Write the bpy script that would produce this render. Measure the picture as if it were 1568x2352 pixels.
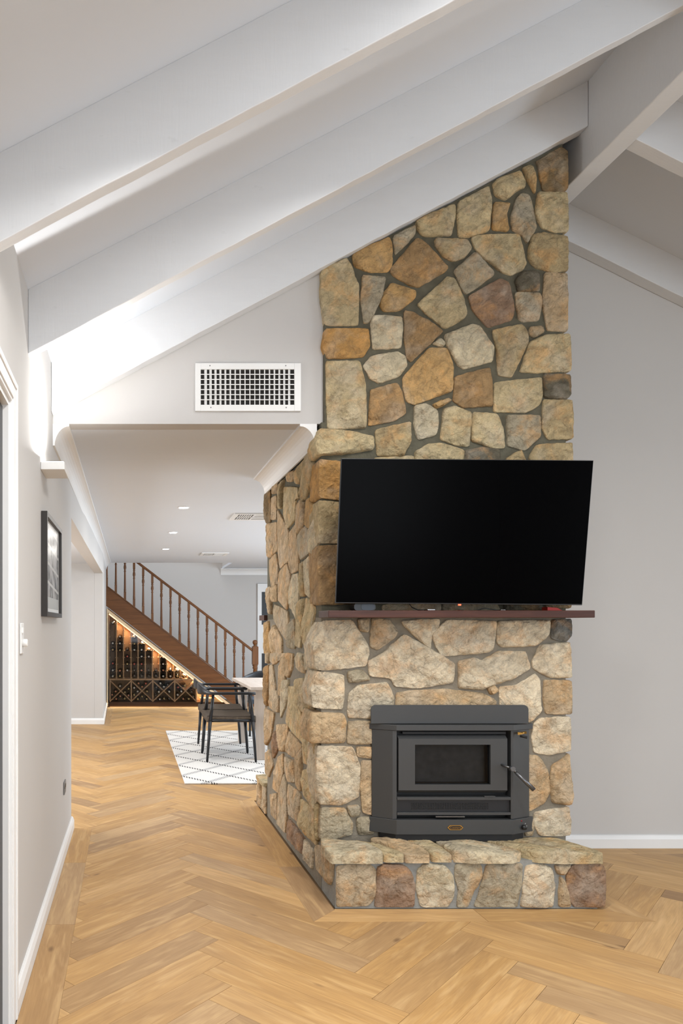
import bpy, bmesh, math, random
from mathutils import Vector, Matrix, noise
# ---------------------------------------------------------------- clear
for o in list(bpy.data.objects):
    bpy.data.objects.remove(o, do_unlink=True)
SC = bpy.context.scene
COL = SC.collection
# ---------------------------------------------------------------- camera
F = 1650.0; CX = 293.0; CY = 1437.0; H = 1.3626
cam = bpy.data.cameras.new('camera')
cam.sensor_fit = 'HORIZONTAL'; cam.sensor_width = 36.0
cam.lens = F / 1568.0 * 36.0
cam.shift_x = (784.0 - CX) / 1568.0
cam.shift_y = (CY - 1176.0) / 1568.0
cam.clip_start = 0.05; cam.clip_end = 100
camo = bpy.data.objects.new('camera', cam); COL.objects.link(camo)
camo.location = (0, 0, H); camo.rotation_euler = (math.radians(90), 0, 0)
SC.camera = camo
# ---------------------------------------------------------------- world, view
w = bpy.data.worlds.new('world'); SC.world = w; w.use_nodes = True
w.node_tree.nodes['Background'].inputs[0].default_value = (0.75, 0.85, 1.0, 1)
w.node_tree.nodes['Background'].inputs[1].default_value = 0.6
SC.view_settings.view_transform = 'Standard'
SC.view_settings.look = 'None'
SC.view_settings.gamma = 1.0
SC.view_settings.exposure = 0.40
try: SC.view_settings.use_curve_mapping = False
except Exception: pass
# ---------------------------------------------------------------- daylight through the windows (outside the frame)
def area(name, loc, rot, sx, sy, power, color=(1, 1, 1), spread=180):
    l = bpy.data.lights.new(name, 'AREA'); l.shape = 'RECTANGLE'; l.size = sx; l.size_y = sy
    l.energy = power; l.color = color; l.spread = math.radians(spread)
    o = bpy.data.objects.new(name, l); COL.objects.link(o); o.location = loc
    o.rotation_euler = [math.radians(a) for a in rot]
    return o
area('window_daylight', (6.05, 0.6, 1.35), (90, 0, 90), 3.6, 2.1, 85, (0.80, 0.91, 1.0))
area('window_daylight', (2.3, -4.3, 2.15), (90, 0, 0), 4.4, 2.9, 128, (0.88, 0.94, 1.0))
area('window_daylight', (4.9, 8.3, 1.35), (90, 0, 90), 4.5, 1.9, 185, (0.72, 0.86, 1.0))
area('window_daylight', (-2.9, 6.6, 1.3), (90, 0, -90), 2.5, 1.6, 85, (0.98, 0.98, 0.98))
area('window_daylight', (0.6, 12.9, 4.3), (0, 0, 0), 2.5, 0.9, 34, (0.95, 0.97, 1.0))

# added fill lights overhead to brighten the floor, with no fixtures
for lx, ly in ((0.4, 0.5), (1.9, 0.6), (0.35, 1.75), (1.4, 1.8), (1.2, 2.45)):
    o_ = area('overhead_fill', (lx, ly, 2.62+0.532*lx), (0, 0, 0), 0.22, 0.22, 12, (1.0, 0.975, 0.94), 150)


# ================================================================ helpers
ROOT = {}
def P(px, py, Y): return Vector(((px - CX) * Y / F, Y, H - (py - CY) * Y / F))
def tag(o, label=None, cat=None, group=None, kind=None):
    if label: o['label'] = label
    if cat: o['category'] = cat
    if group: o['group'] = group
    if kind: o['kind'] = kind
    return o
def thing(name, label, cat, loc=(0, 0, 0), group=None):
    o = bpy.data.objects.new(name, None); COL.objects.link(o); o.location = loc
    o.empty_display_size = 0.1
    ROOT[o.name] = Vector(loc)
    return tag(o, label, cat, group)
def link_mesh(name, me, mat, parent):
    if mat is not None and len(me.materials) == 0:
        for m in (mat if isinstance(mat, (list, tuple)) else [mat]): me.materials.append(m)
    o = bpy.data.objects.new(name, me); COL.objects.link(o)
    if parent is not None:
        o.parent = parent; ROOT[o.name] = ROOT.get(parent.name, Vector((0, 0, 0)))
    else: ROOT[o.name] = Vector((0, 0, 0))
    return o
class MB:
    def __init__(s): s.v = []; s.f = []; s.sm = []; s.mi = []; s.uv = {}
    def add(s, vs, fs, smooth=False, mi=0):
        b = len(s.v); s.v += [Vector(p) for p in vs]
        for f in fs: s.f.append([i + b for i in f]); s.sm.append(smooth); s.mi.append(mi)
        return s
    def box(s, x0, x1, y0, y1, z0, z1, mi=0):
        return s.add([(x0,y0,z0),(x1,y0,z0),(x1,y1,z0),(x0,y1,z0),(x0,y0,z1),(x1,y0,z1),(x1,y1,z1),(x0,y1,z1)],
            [(0,3,2,1),(4,5,6,7),(0,1,5,4),(1,2,6,5),(2,3,7,6),(3,0,4,7)], False, mi)
    def prism_y(s, poly, y0, y1, mi=0):     # poly in (x,z)
        n = len(poly)
        vs = [(x, y0, z) for x, z in poly] + [(x, y1, z) for x, z in poly]
        fs = [list(range(n))[::-1], [i + n for i in range(n)]]
        ar = sum(poly[i][0]*poly[(i+1)%n][1]-poly[(i+1)%n][0]*poly[i][1] for i in range(n))
        fs += [(i, (i+1) % n, (i+1) % n + n, i + n) for i in range(n)]
        if ar > 0: fs[0] = fs[0][::-1]; fs[1] = fs[1][::-1]; 
        return s.add(vs, fs, False, mi)
    def prism_z(s, poly, z0, z1, mi=0):     # poly in (x,y)
        n = len(poly)
        vs = [(x, y, z0) for x, y in poly] + [(x, y, z1) for x, y in poly]
        fs = [list(range(n))[::-1], [i + n for i in range(n)]] + [(i, (i+1) % n, (i+1) % n + n, i + n) for i in range(n)]
        return s.add(vs, fs, False, mi)
    def prism_x(s, poly, x0, x1, mi=0):     # poly in (y,z)
        n = len(poly)
        vs = [(x0, y, z) for y, z in poly] + [(x1, y, z) for y, z in poly]
        fs = [list(range(n))[::-1], [i + n for i in range(n)]] + [(i, (i+1) % n, (i+1) % n + n, i + n) for i in range(n)]
        return s.add(vs, fs, False, mi)
    def tube(s, p0, p1, r0, r1, n=12, smooth=True, mi=0):
        p0 = Vector(p0); p1 = Vector(p1); d = (p1 - p0).normalized()
        a = d.orthogonal().normalized(); b = d.cross(a)
        vs = []
        for p, r in ((p0, r0), (p1, r1)):
            for i in range(n):
                t = 2*math.pi*i/n; vs.append(p + (a*math.cos(t) + b*math.sin(t))*r)
        base = len(s.v); s.v += vs
        for i in range(n):
            j = (i+1) % n; s.f.append([base+i, base+j, base+n+j, base+n+i]); s.sm.append(smooth); s.mi.append(mi)
        s.f.append([base+i for i in range(n)][::-1]); s.sm.append(False); s.mi.append(mi)
        s.f.append([base+n+i for i in range(n)]); s.sm.append(False); s.mi.append(mi)
        return s
    def lathe(s, prof, c=(0,0,0), axis='Z', n=14, mi=0):   # prof: (r, h)
        base = len(s.v); c = Vector(c)
        for r, h in prof:
            for i in range(n):
                t = 2*math.pi*i/n; x, y = r*math.cos(t), r*math.sin(t)
                s.v.append(c + (Vector((x, y, h)) if axis == 'Z' else Vector((x, h, y)) if axis == 'Y' else Vector((h, x, y))))
        for k in range(len(prof)-1):
            for i in range(n):
                j = (i+1) % n
                s.f.append([base+k*n+i, base+k*n+j, base+(k+1)*n+j, base+(k+1)*n+i]); s.sm.append(True); s.mi.append(mi)
        m = len(prof)-1
        s.f.append([base+i for i in range(n)][::-1]); s.sm.append(False); s.mi.append(mi)
        s.f.append([base+m*n+i for i in range(n)]); s.sm.append(False); s.mi.append(mi)
        return s
    def sweep(s, pts, widths, heights, up=Vector((0,0,1)), mi=0, smooth=True):   # rectangular-ish (8 sided) section along a path
        base = len(s.v); n = len(pts); K = 8
        for i, p in enumerate(pts):
            d = (pts[min(i+1, n-1)] - pts[max(i-1, 0)]).normalized()
            side = d.cross(up).normalized(); w2 = widths[i]/2; h2 = heights[i]/2; c = 0.6
            for a, b in ((-1,-c),(-c,-1),(c,-1),(1,-c),(1,c),(c,1),(-c,1),(-1,c)):
                s.v.append(p + side*w2*a + up*h2*b)
        for i in range(n-1):
            for k in range(K):
                j = (k+1) % K
                s.f.append([base+i*K+k, base+i*K+j, base+(i+1)*K+j, base+(i+1)*K+k]); s.sm.append(smooth); s.mi.append(mi)
        s.f.append([base+k for k in range(K)][::-1]); s.sm.append(False); s.mi.append(mi)
        s.f.append([base+(n-1)*K+k for k in range(K)]); s.sm.append(False); s.mi.append(mi)
        return s
    def build(s, name, mat, parent=None, bevel=0, seg=2, fixn=True):
        off = ROOT.get(parent.name, Vector((0,0,0))) if parent is not None else Vector((0,0,0))
        me = bpy.data.meshes.new(name)
        me.from_pydata([v - off for v in s.v], [], s.f)
        for p, sm, mi in zip(me.polygons, s.sm, s.mi): p.use_smooth = sm; p.material_index = mi
        if fixn:
            bm = bmesh.new(); bm.from_mesh(me); bmesh.ops.recalc_face_normals(bm, faces=bm.faces); bm.to_mesh(me); bm.free()
        o = link_mesh(name, me, mat, parent)
        if bevel:
            m = o.modifiers.new('bevel', 'BEVEL'); m.width = bevel; m.segments = seg; m.limit_method = 'ANGLE'
            m.angle_limit = math.radians(40); m.harden_normals = False
        return o
def structure(o): o['kind'] = 'structure'; return o
def copy_tree(o, parent=None):
    c = o.copy(); COL.objects.link(c)
    if parent is not None: c.parent = parent
    for ch in list(o.children): copy_tree(ch, c)
    return c

# ================================================================ materials
def newmat(name):
    m = bpy.data.materials.new(name); m.use_nodes = True
    nt = m.node_tree; b = nt.nodes['Principled BSDF']
    return m, nt, b
def N(nt, t, **kw):
    n = nt.nodes.new(t)
    for k, v in kw.items(): setattr(n, k, v)
    return n
def L(nt, a, b): nt.links.new(a, b)
def ramp(nt, src, stops):
    r = N(nt, 'ShaderNodeValToRGB'); e = r.color_ramp.elements
    while len(e) > 1: e.remove(e[-1])
    e[0].position = stops[0][0]; e[0].color = (*stops[0][1], 1)
    for p, c in stops[1:]:
        x = e.new(p); x.color = (*c, 1)
    L(nt, src, r.inputs[0]); return r.outputs[0]
def mixc(nt, fac, a, b, mode='MIX'):
    m = N(nt, 'ShaderNodeMix', data_type='RGBA', blend_type=mode)
    if isinstance(fac, (int, float)): m.inputs[0].default_value = fac
    else: L(nt, fac, m.inputs[0])
    for s, v in ((m.inputs[6], a), (m.inputs[7], b)):
        if isinstance(v, tuple): s.default_value = (*v, 1) if len(v) == 3 else v
        else: L(nt, v, s)
    return m.outputs[2]
def math_(nt, op, a, b=None, c=None):
    m = N(nt, 'ShaderNodeMath', operation=op)
    for i, v in enumerate((a, b, c)):
        if v is None: continue
        if isinstance(v, (int, float)): m.inputs[i].default_value = v
        else: L(nt, v, m.inputs[i])
    return m.outputs[0]
def noisetex(nt, vec, scale, detail=4, rough=0.55, dist=0.0):
    n = N(nt, 'ShaderNodeTexNoise'); n.inputs['Scale'].default_value = scale
    n.inputs['Detail'].default_value = detail; n.inputs['Roughness'].default_value = rough
    n.inputs['Distortion'].default_value = dist
    if vec is not None: L(nt, vec, n.inputs['Vector'])
    return n.outputs[0]
def mapping(nt, src, scale=(1,1,1), loc=(0,0,0), rot=(0,0,0)):
    m = N(nt, 'ShaderNodeMapping'); m.inputs['Scale'].default_value = scale
    m.inputs['Location'].default_value = loc; m.inputs['Rotation'].default_value = rot
    L(nt, src, m.inputs[0]); return m.outputs[0]
def bump(nt, b, hgt, strength=0.3, dist=0.01):
    n = N(nt, 'ShaderNodeBump'); n.inputs['Strength'].default_value = strength; n.inputs['Distance'].default_value = dist
    L(nt, hgt, n.inputs['Height']); L(nt, n.outputs[0], b.inputs['Normal'])
def objco(nt): return N(nt, 'ShaderNodeTexCoord').outputs['Object']
def plain(name, col, rough=0.5, metal=0.0, var=0.04, vs=6.0, bumps=0.0, bs=60.0, spec=0.5, coat=0.0, bd=0.002):
    m, nt, b = newmat(name); co = objco(nt)
    n = noisetex(nt, co, vs, 3)
    c = mixc(nt, n, tuple(max(0, x*(1-var)) for x in col), tuple(min(1, x*(1+var)) for x in col))
    L(nt, c, b.inputs['Base Color']); b.inputs['Roughness'].default_value = rough; b.inputs['Metallic'].default_value = metal
    b.inputs['Specular IOR Level'].default_value = spec; b.inputs['Coat Weight'].default_value = coat
    if bumps: bump(nt, b, noisetex(nt, co, bs, 3), bumps, bd)
    return m
def emit(name, col, st):
    m, nt, b = newmat(name); b.inputs['Base Color'].default_value = (*col, 1)
    b.inputs['Emission Color'].default_value = (*col, 1); b.inputs['Emission Strength'].default_value = st
    return m
def glassmat(name, tint=(0.9,0.95,0.95), refl=0.12, gl=1.0):
    m, nt, b = newmat(name); nt.nodes.remove(b)
    t = N(nt, 'ShaderNodeBsdfTransparent'); t.inputs[0].default_value = (*tint, 1)
    g = N(nt, 'ShaderNodeBsdfGlossy'); g.inputs['Roughness'].default_value = 0.03; g.inputs[0].default_value = (gl, gl, gl*1.05, 1)
    fr = N(nt, 'ShaderNodeFresnel'); fr.inputs[0].default_value = 1.5
    mx = N(nt, 'ShaderNodeMixShader'); f2 = math_(nt, 'MINIMUM', math_(nt, 'ADD', fr.outputs[0], refl*0.5), 1.0)
    L(nt, f2, mx.inputs[0]); L(nt, t.outputs[0], mx.inputs[1]); L(nt, g.outputs[0], mx.inputs[2])
    L(nt, mx.outputs[0], nt.nodes['Material Output'].inputs[0]); return m
def wood(name, dark, light, axis='X', rough=0.4, scale=1.0, coat=0.0, gs=1.0, spec=0.5):
    m, nt, b = newmat(name); co = objco(nt)
    sc = {'X': (1.2, 14, 14), 'Y': (14, 1.2, 14), 'Z': (14, 14, 1.2)}[axis]
    v = mapping(nt, co, tuple(k*scale for k in sc))
    n = noisetex(nt, v, 2.0, 6, 0.6, 0.6)
    n2 = noisetex(nt, mapping(nt, co, tuple(k*scale*4 for k in sc)), 5.0, 4)
    c = ramp(nt, n, [(0.25, dark), (0.75, light)])
    c = mixc(nt, math_(nt, 'MULTIPLY', n2, 0.35), c, dark)
    L(nt, c, b.inputs['Base Color']); b.inputs['Roughness'].default_value = rough; b.inputs['Coat Weight'].default_value = coat
    b.inputs['Specular IOR Level'].default_value = spec
    bump(nt, b, n2, 0.12, 0.002); return m
M = {}
M['wall'] = plain('wall_paint', (0.54, 0.525, 0.51), 0.75, var=0.015, vs=2, bumps=0.05, bs=220)
M['ceil'] = plain('ceiling_paint', (0.68, 0.725, 0.79), 0.75, var=0.015, vs=1.5, bumps=0.06, bs=40)
M['trim'] = plain('trim_paint', (0.78, 0.78, 0.775), 0.4, var=0.01)
def beammat():
    m, nt, b = newmat('painted_rough_timber'); co = objco(nt)
    v = mapping(nt, co, (2.2, 30, 9)); n = noisetex(nt, v, 3, 5, 0.6)
    n3 = noisetex(nt, mapping(nt, co, (60, 60, 6)), 2.0, 3, 0.6)
    spots = ramp(nt, noisetex(nt, mapping(nt, co, (4, 4, 9)), 5, 2), [(0.70, (0, 0, 0)), (0.80, (1, 1, 1))])
    c = mixc(nt, n, (0.675, 0.69, 0.71), (0.715, 0.73, 0.75)); c = mixc(nt, math_(nt, 'MULTIPLY', spots, 0.12), c, (0.4, 0.4, 0.4))
    L(nt, c, b.inputs['Base Color']); b.inputs['Roughness'].default_value = 0.6
    bump(nt, b, math_(nt, 'ADD', n, math_(nt, 'MULTIPLY', n3, 0.6)), 0.16, 0.004); return m
M['beam'] = beammat()
def stonemat():
    m, nt, b = newmat('fieldstone'); co = objco(nt)
    at = N(nt, 'ShaderNodeAttribute', attribute_name='tint')
    oi = N(nt, 'ShaderNodeObjectInfo')
    va = N(nt, 'ShaderNodeVectorMath', operation='MULTIPLY_ADD')
    L(nt, oi.outputs['Random'], va.inputs[0]); va.inputs[1].default_value = (13, 7, 5); L(nt, co, va.inputs[2]); v = va.outputs[0]
    big = noisetex(nt, v, 9, 4, 0.6, 0.5); mid = noisetex(nt, mapping(nt, v, (1, 1, 1.6)), 26, 6, 0.65, 0.8); fine = noisetex(nt, v, 150, 4, 0.7)
    warm = ramp(nt, big, [(0.50, (0, 0, 0)), (0.66, (1, 1, 1))])
    c = mixc(nt, math_(nt, 'MULTIPLY', warm, 0.72), at.outputs['Color'], mixc(nt, 0.55, at.outputs['Color'], (0.72, 0.38, 0.13)))
    grey = ramp(nt, noisetex(nt, v, 6, 3), [(0.50, (0, 0, 0)), (0.66, (1, 1, 1))])
    c = mixc(nt, math_(nt, 'MULTIPLY', grey, 0.30), c, (0.58, 0.53, 0.45))
    # cleft rock face: layered breaks running obliquely, plus pits
    wv = mapping(nt, v, (1, 1, 1), (0, 0, 0), (0.5, 0.6, 0.4))
    lay = noisetex(nt, mapping(nt, wv, (1, 1, 2.2)), 11, 9, 0.70, 0.35)
    ridge = math_(nt, 'SUBTRACT', 1.0, math_(nt, 'MULTIPLY', math_(nt, 'ABSOLUTE', math_(nt, 'SUBTRACT', noisetex(nt, wv, 12, 4, 0.55, 0.4), 0.5)), 5.0))
    ridge = math_(nt, 'MAXIMUM', ridge, 0.0)
    k = ramp(nt, lay, [(0.30, (0.72, 0.69, 0.65)), (0.44, (1.10, 1.08, 1.05)), (0.56, (1.32, 1.30, 1.27)), (0.72, (1.62, 1.61, 1.58))])
    c = mixc(nt, 0.90, c, k, 'MULTIPLY')
    c = mixc(nt, math_(nt, 'MULTIPLY', math_(nt, 'POWER', ridge, 6.0), 0.28), c, (0.13, 0.10, 0.07))
    k2 = ramp(nt, fine, [(0.3, (0.78, 0.77, 0.76)), (0.6, (1.12, 1.12, 1.12))]); c = mixc(nt, 0.65, c, k2, 'MULTIPLY')
    L(nt, c, b.inputs['Base Color']); b.inputs['Roughness'].default_value = 0.85
    b.inputs['Specular IOR Level'].default_value = 0.3
    vd = N(nt, 'ShaderNodeVectorMath', operation='MULTIPLY_ADD'); nn_ = N(nt, 'ShaderNodeTexNoise'); nn_.inputs['Scale'].default_value = 14; nn_.inputs['Detail'].default_value = 3
    L(nt, wv, nn_.inputs['Vector']); L(nt, nn_.outputs['Color'], vd.inputs[0]); vd.inputs[1].default_value = (0.07, 0.07, 0.07); L(nt, wv, vd.inputs[2])
    vo = N(nt, 'ShaderNodeTexVoronoi'); vo.inputs['Scale'].default_value = 15; L(nt, vd.outputs[0], vo.inputs['Vector'])
    vo2 = N(nt, 'ShaderNodeTexVoronoi'); vo2.inputs['Scale'].default_value = 38; L(nt, vd.outputs[0], vo2.inputs['Vector'])
    hsum = math_(nt, 'ADD', math_(nt, 'MULTIPLY', lay, 1.1), math_(nt, 'MULTIPLY', fine, 0.22))
    hsum = math_(nt, 'SUBTRACT', hsum, math_(nt, 'MULTIPLY', vo.outputs['Distance'], 1.0))
    hsum = math_(nt, 'SUBTRACT', hsum, math_(nt, 'MULTIPLY', vo2.outputs['Distance'], 0.35))
    hsum = math_(nt, 'SUBTRACT', hsum, math_(nt, 'MULTIPLY', math_(nt, 'POWER', ridge, 5.0), 0.12))
    bump(nt, b, hsum, 1.0, 0.026); return m
M['stone'] = stonemat()
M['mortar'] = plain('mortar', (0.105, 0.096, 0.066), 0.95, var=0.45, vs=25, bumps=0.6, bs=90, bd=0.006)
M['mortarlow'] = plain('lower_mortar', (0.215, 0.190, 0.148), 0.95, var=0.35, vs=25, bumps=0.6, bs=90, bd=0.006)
M['mortargrey'] = plain('hearth_mortar', (0.27, 0.275, 0.26), 0.95, var=0.3, vs=25, bumps=0.6, bs=90, bd=0.006)
def oakmat():
    m, nt, b = newmat('oak_boards')
    uv = N(nt, 'ShaderNodeUVMap', uv_map='UVMap').outputs[0]
    at = N(nt, 'ShaderNodeAttribute', attribute_name='tone'); oi = N(nt, 'ShaderNodeObjectInfo')
    t = math_(nt, 'FRACT', math_(nt, 'ADD', math_(nt, 'MULTIPLY', at.outputs['Fac'], 1.0), oi.outputs['Random']))
    comb = N(nt, 'ShaderNodeCombineXYZ'); L(nt, math_(nt, 'MULTIPLY', t, 37.0), comb.inputs[0]); L(nt, math_(nt, 'MULTIPLY', t, 11.3), comb.inputs[1]); L(nt, math_(nt, 'MULTIPLY', t, 5.0), comb.inputs[2])
    va = N(nt, 'ShaderNodeVectorMath', operation='ADD'); L(nt, uv, va.inputs[0]); L(nt, comb.outputs[0], va.inputs[1]); v = va.outputs[0]
    # cathedral figure: rings from a stretched noise
    fig = noisetex(nt, mapping(nt, v, (1.1, 7.5, 1)), 1.25, 2, 0.45, 0.35)
    rings = math_(nt, 'SINE', math_(nt, 'MULTIPLY', fig, 70.0))
    rings = math_(nt, 'MULTIPLY', math_(nt, 'ADD', rings, 1.0), 0.5)
    grain = noisetex(nt, mapping(nt, v, (3, 90, 1)), 2.2, 5, 0.65)
    soft = noisetex(nt, mapping(nt, v, (1.0, 5, 1)), 2.0, 3, 0.5, 0.4)
    base = ramp(nt, t, [(0.0, (0.60, 0.360, 0.146)), (0.20, (0.53, 0.312, 0.120)), (0.38, (0.65, 0.405, 0.178)), (0.54, (0.56, 0.340, 0.142)), (0.66, (0.42, 0.255, 0.115)), (0.80, (0.55, 0.365, 0.190)), (0.91, (0.33, 0.198, 0.098)), (1.0, (0.55, 0.33, 0.13))])
    c = mixc(nt, math_(nt, 'MULTIPLY', rings, 0.26), base, mixc(nt, 0.55, base, (0.26, 0.13, 0.055)))
    c = mixc(nt, math_(nt, 'MULTIPLY', ramp(nt, grain, [(0.38, (0, 0, 0)), (0.72, (1, 1, 1))]), 0.55), c, mixc(nt, 0.5, c, (0.24, 0.13, 0.06)))
    c = mixc(nt, math_(nt, 'MULTIPLY', ramp(nt, soft, [(0.46, (0, 0, 0)), (0.72, (1, 1, 1))]), 0.55), c, mixc(nt, 0.6, c, (0.27, 0.155, 0.075)))
    pale = noisetex(nt, mapping(nt, v, (1.3, 11, 1), (3, 1, 0)), 2.6, 3, 0.5, 0.5)
    c = mixc(nt, math_(nt, 'MULTIPLY', ramp(nt, pale, [(0.52, (0, 0, 0)), (0.72, (1, 1, 1))]), 0.35), c, (0.80, 0.55, 0.28))
    vo = N(nt, 'ShaderNodeTexVoronoi'); vo.inputs['Scale'].default_value = 2.3; L(nt, mapping(nt, v, (1, 2.4, 1)), vo.inputs['Vector'])
    kn = ramp(nt, vo.outputs['Distance'], [(0.0, (1, 1, 1)), (0.035, (0.8, 0.8, 0.8)), (0.085, (0, 0, 0))])
    c = mixc(nt, math_(nt, 'MULTIPLY', kn, 0.75), c, (0.11, 0.055, 0.03))
    L(nt, c, b.inputs['Base Color'])
    L(nt, math_(nt, 'MULTIPLY_ADD', grain, 0.15, 0.38), b.inputs['Roughness'])
    b.inputs['Specular IOR Level'].default_value = 0.22
    bump(nt, b, grain, 0.08, 0.001); return m
M['oak'] = oakmat()
M['subfloor'] = plain('subfloor', (0.20, 0.12, 0.055), 0.8, var=0.1)
M['mantel'] = wood('mantel_wood', (0.038, 0.013, 0.009), (0.100, 0.036, 0.022), 'X', 0.38, 1.5, 0.0, spec=0.3)
M['stair'] = wood('stair_wood', (0.085, 0.032, 0.010), (0.20, 0.082, 0.027), 'X', 0.42, 0.8, 0.0, spec=0.3)
M['stairz'] = wood('stair_turned_wood', (0.085, 0.032, 0.010), (0.21, 0.088, 0.030), 'Z', 0.4, 0.8, 0.0, spec=0.35)
M['rack'] = wood('rack_wood', (0.48, 0.27, 0.12), (0.74, 0.47, 0.24), 'Z', 0.5, 0.8)
M['rackback'] = wood('rack_back_wood', (0.30, 0.18, 0.085), (0.52, 0.34, 0.17), 'Z', 0.6, 0.6)
M['stove'] = plain('stove_enamel', (0.056, 0.058, 0.060), 0.42, 0.25, var=0.06, vs=3, bumps=0.03, bs=250)
M['stovedk'] = plain('stove_dark', (0.012, 0.012, 0.013), 0.6, 0.2)
M['grille'] = plain('stove_grille', (0.016, 0.017, 0.02), 0.5, 0.3)
M['screen'] = plain('tv_screen', (0.0008, 0.0008, 0.001), 0.22, 0.0, var=0.0, spec=0.03)
M['black'] = plain('black_plastic', (0.012, 0.012, 0.013), 0.35)
M['chrome'] = plain('chrome', (0.6, 0.62, 0.64), 0.2, 1.0)
M['steel'] = plain('handle_steel', (0.16, 0.165, 0.175), 0.32, 0.8)
M['brass'] = plain('brass', (0.55, 0.33, 0.09), 0.3, 1.0)
M['red'] = plain('red_card', (0.55, 0.03, 0.02), 0.5)
M['led'] = emit('standby_led', (1.0, 0.05, 0.02), 6)
M['framebk'] = plain('frame_black', (0.022, 0.018, 0.015), 0.4)
M['chair'] = plain('chair_black', (0.008, 0.009, 0.012), 0.38)
def cordmat():
    m, nt, b = newmat('woven_cord'); co = objco(nt)
    wv = N(nt, 'ShaderNodeTexWave', wave_type='BANDS', bands_direction='Y'); wv.inputs['Scale'].default_value = 28
    wv.inputs['Distortion'].default_value = 1.2; L(nt, co, wv.inputs[0])
    c = ramp(nt, wv.outputs[1], [(0.0, (0.035, 0.024, 0.016)), (0.7, (0.115, 0.086, 0.060))])
    L(nt, c, b.inputs['Base Color']); b.inputs['Roughness'].default_value = 0.85; bump(nt, b, wv.outputs[1], 0.7, 0.004); return m
M['cord'] = cordmat()
M['seatblue'] = plain('dark_blue_seat', (0.03, 0.05, 0.08), 0.5)
M['table'] = wood('whitewashed_wood', (0.52, 0.44, 0.38), (0.72, 0.65, 0.59), 'Y', 0.5, 0.8)
M['tableleg'] = wood('whitewashed_leg', (0.47, 0.39, 0.33), (0.66, 0.58, 0.51), 'Z', 0.5, 0.8)
M['crate'] = wood('pine_box', (0.55, 0.38, 0.18), (0.75, 0.56, 0.30), 'X', 0.5, 0.8)
M['bottle'] = plain('dark_bottle_glass', (0.012, 0.014, 0.010), 0.12, coat=0.5)
CAP = {'white': (0.75, 0.70, 0.60), 'red': (0.60, 0.10, 0.05), 'gold': (0.60, 0.42, 0.16), 'dark': (0.12, 0.10, 0.08), 'orange': (0.70, 0.30, 0.15)}
for k, c in CAP.items(): M['cap_'+k] = plain('capsule_'+k, c, 0.35)
M['glass'] = glassmat('cabinet_glass', (0.98, 0.985, 0.99), 0.0, 0.30)
M['stoveglass'] = glassmat('stove_glass', (0.70, 0.73, 0.78), 0.0, 0.22)
M['firebrick'] = plain('firebrick', (0.10, 0.11, 0.125), 0.9, var=0.6, vs=18, bumps=0.8, bs=24, bd=0.02)
M['ash'] = plain('ash_bed', (0.30, 0.22, 0.13), 0.95, var=0.3, vs=30)
M['strip'] = emit('warm_led_strip', (1.0, 0.66, 0.36), 1.7)
M['rackframe'] = wood('pale_frame_wood', (0.62, 0.46, 0.28), (0.80, 0.64, 0.42), 'X', 0.5, 0.8)
M['dark'] = plain('black_door', (0.006, 0.007, 0.009), 0.35)
M['dlight'] = emit('downlight_lens', (1.0, 0.98, 0.94), 14)
M['grey'] = plain('grey_plastic', (0.16, 0.155, 0.15), 0.5)
M['white'] = plain('white_plastic', (0.78, 0.78, 0.77), 0.4)
M['duct'] = plain('duct_dark', (0.010, 0.008, 0.006), 0.8)
def rugmat():
    m, nt, b = newmat('wool_rug'); co = objco(nt)
    sp = N(nt, 'ShaderNodeSeparateXYZ'); L(nt, co, sp.inputs[0]); X, Y = sp.outputs[0], sp.outputs[1]
    u = math_(nt, 'DIVIDE', math_(nt, 'SUBTRACT', X, 0.70), 0.22); v = math_(nt, 'DIVIDE', math_(nt, 'SUBTRACT', Y, 6.71), 0.25)
    jit = math_(nt, 'MULTIPLY', math_(nt, 'SUBTRACT', noisetex(nt, co, 3, 2), 0.5), 0.08)
    def fam(s, wd, dash):
        a = math_(nt, 'MULTIPLY', math_(nt, 'ADD', s, jit), 0.5)
        d = math_(nt, 'ABSOLUTE', math_(nt, 'SUBTRACT', math_(nt, 'FRACT', math_(nt, 'ADD', a, 0.5)), 0.5))
        on = math_(nt, 'LESS_THAN', d, wd)
        dd = math_(nt, 'LESS_THAN', math_(nt, 'FRACT', math_(nt, 'MULTIPLY', X, dash)), 0.5)
        return math_(nt, 'MULTIPLY', on, dd)
    f1 = fam(math_(nt, 'ADD', u, v), 0.062, 46.0); f2 = fam(math_(nt, 'SUBTRACT', u, v), 0.075, 70.0)
    c = mixc(nt, noisetex(nt, co, 60, 3), (0.66, 0.64, 0.61), (0.78, 0.76, 0.73))
    c = mixc(nt, math_(nt, 'MULTIPLY', f2, 0.72), c, (0.06, 0.07, 0.09)); c = mixc(nt, math_(nt, 'MULTIPLY', f1, 0.95), c, (0.03, 0.025, 0.025))
    L(nt, c, b.inputs['Base Color']); b.inputs['Roughness'].default_value = 0.95
    bump(nt, b, noisetex(nt, co, 180, 3), 0.5, 0.004); return m
M['rug'] = rugmat()
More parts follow.
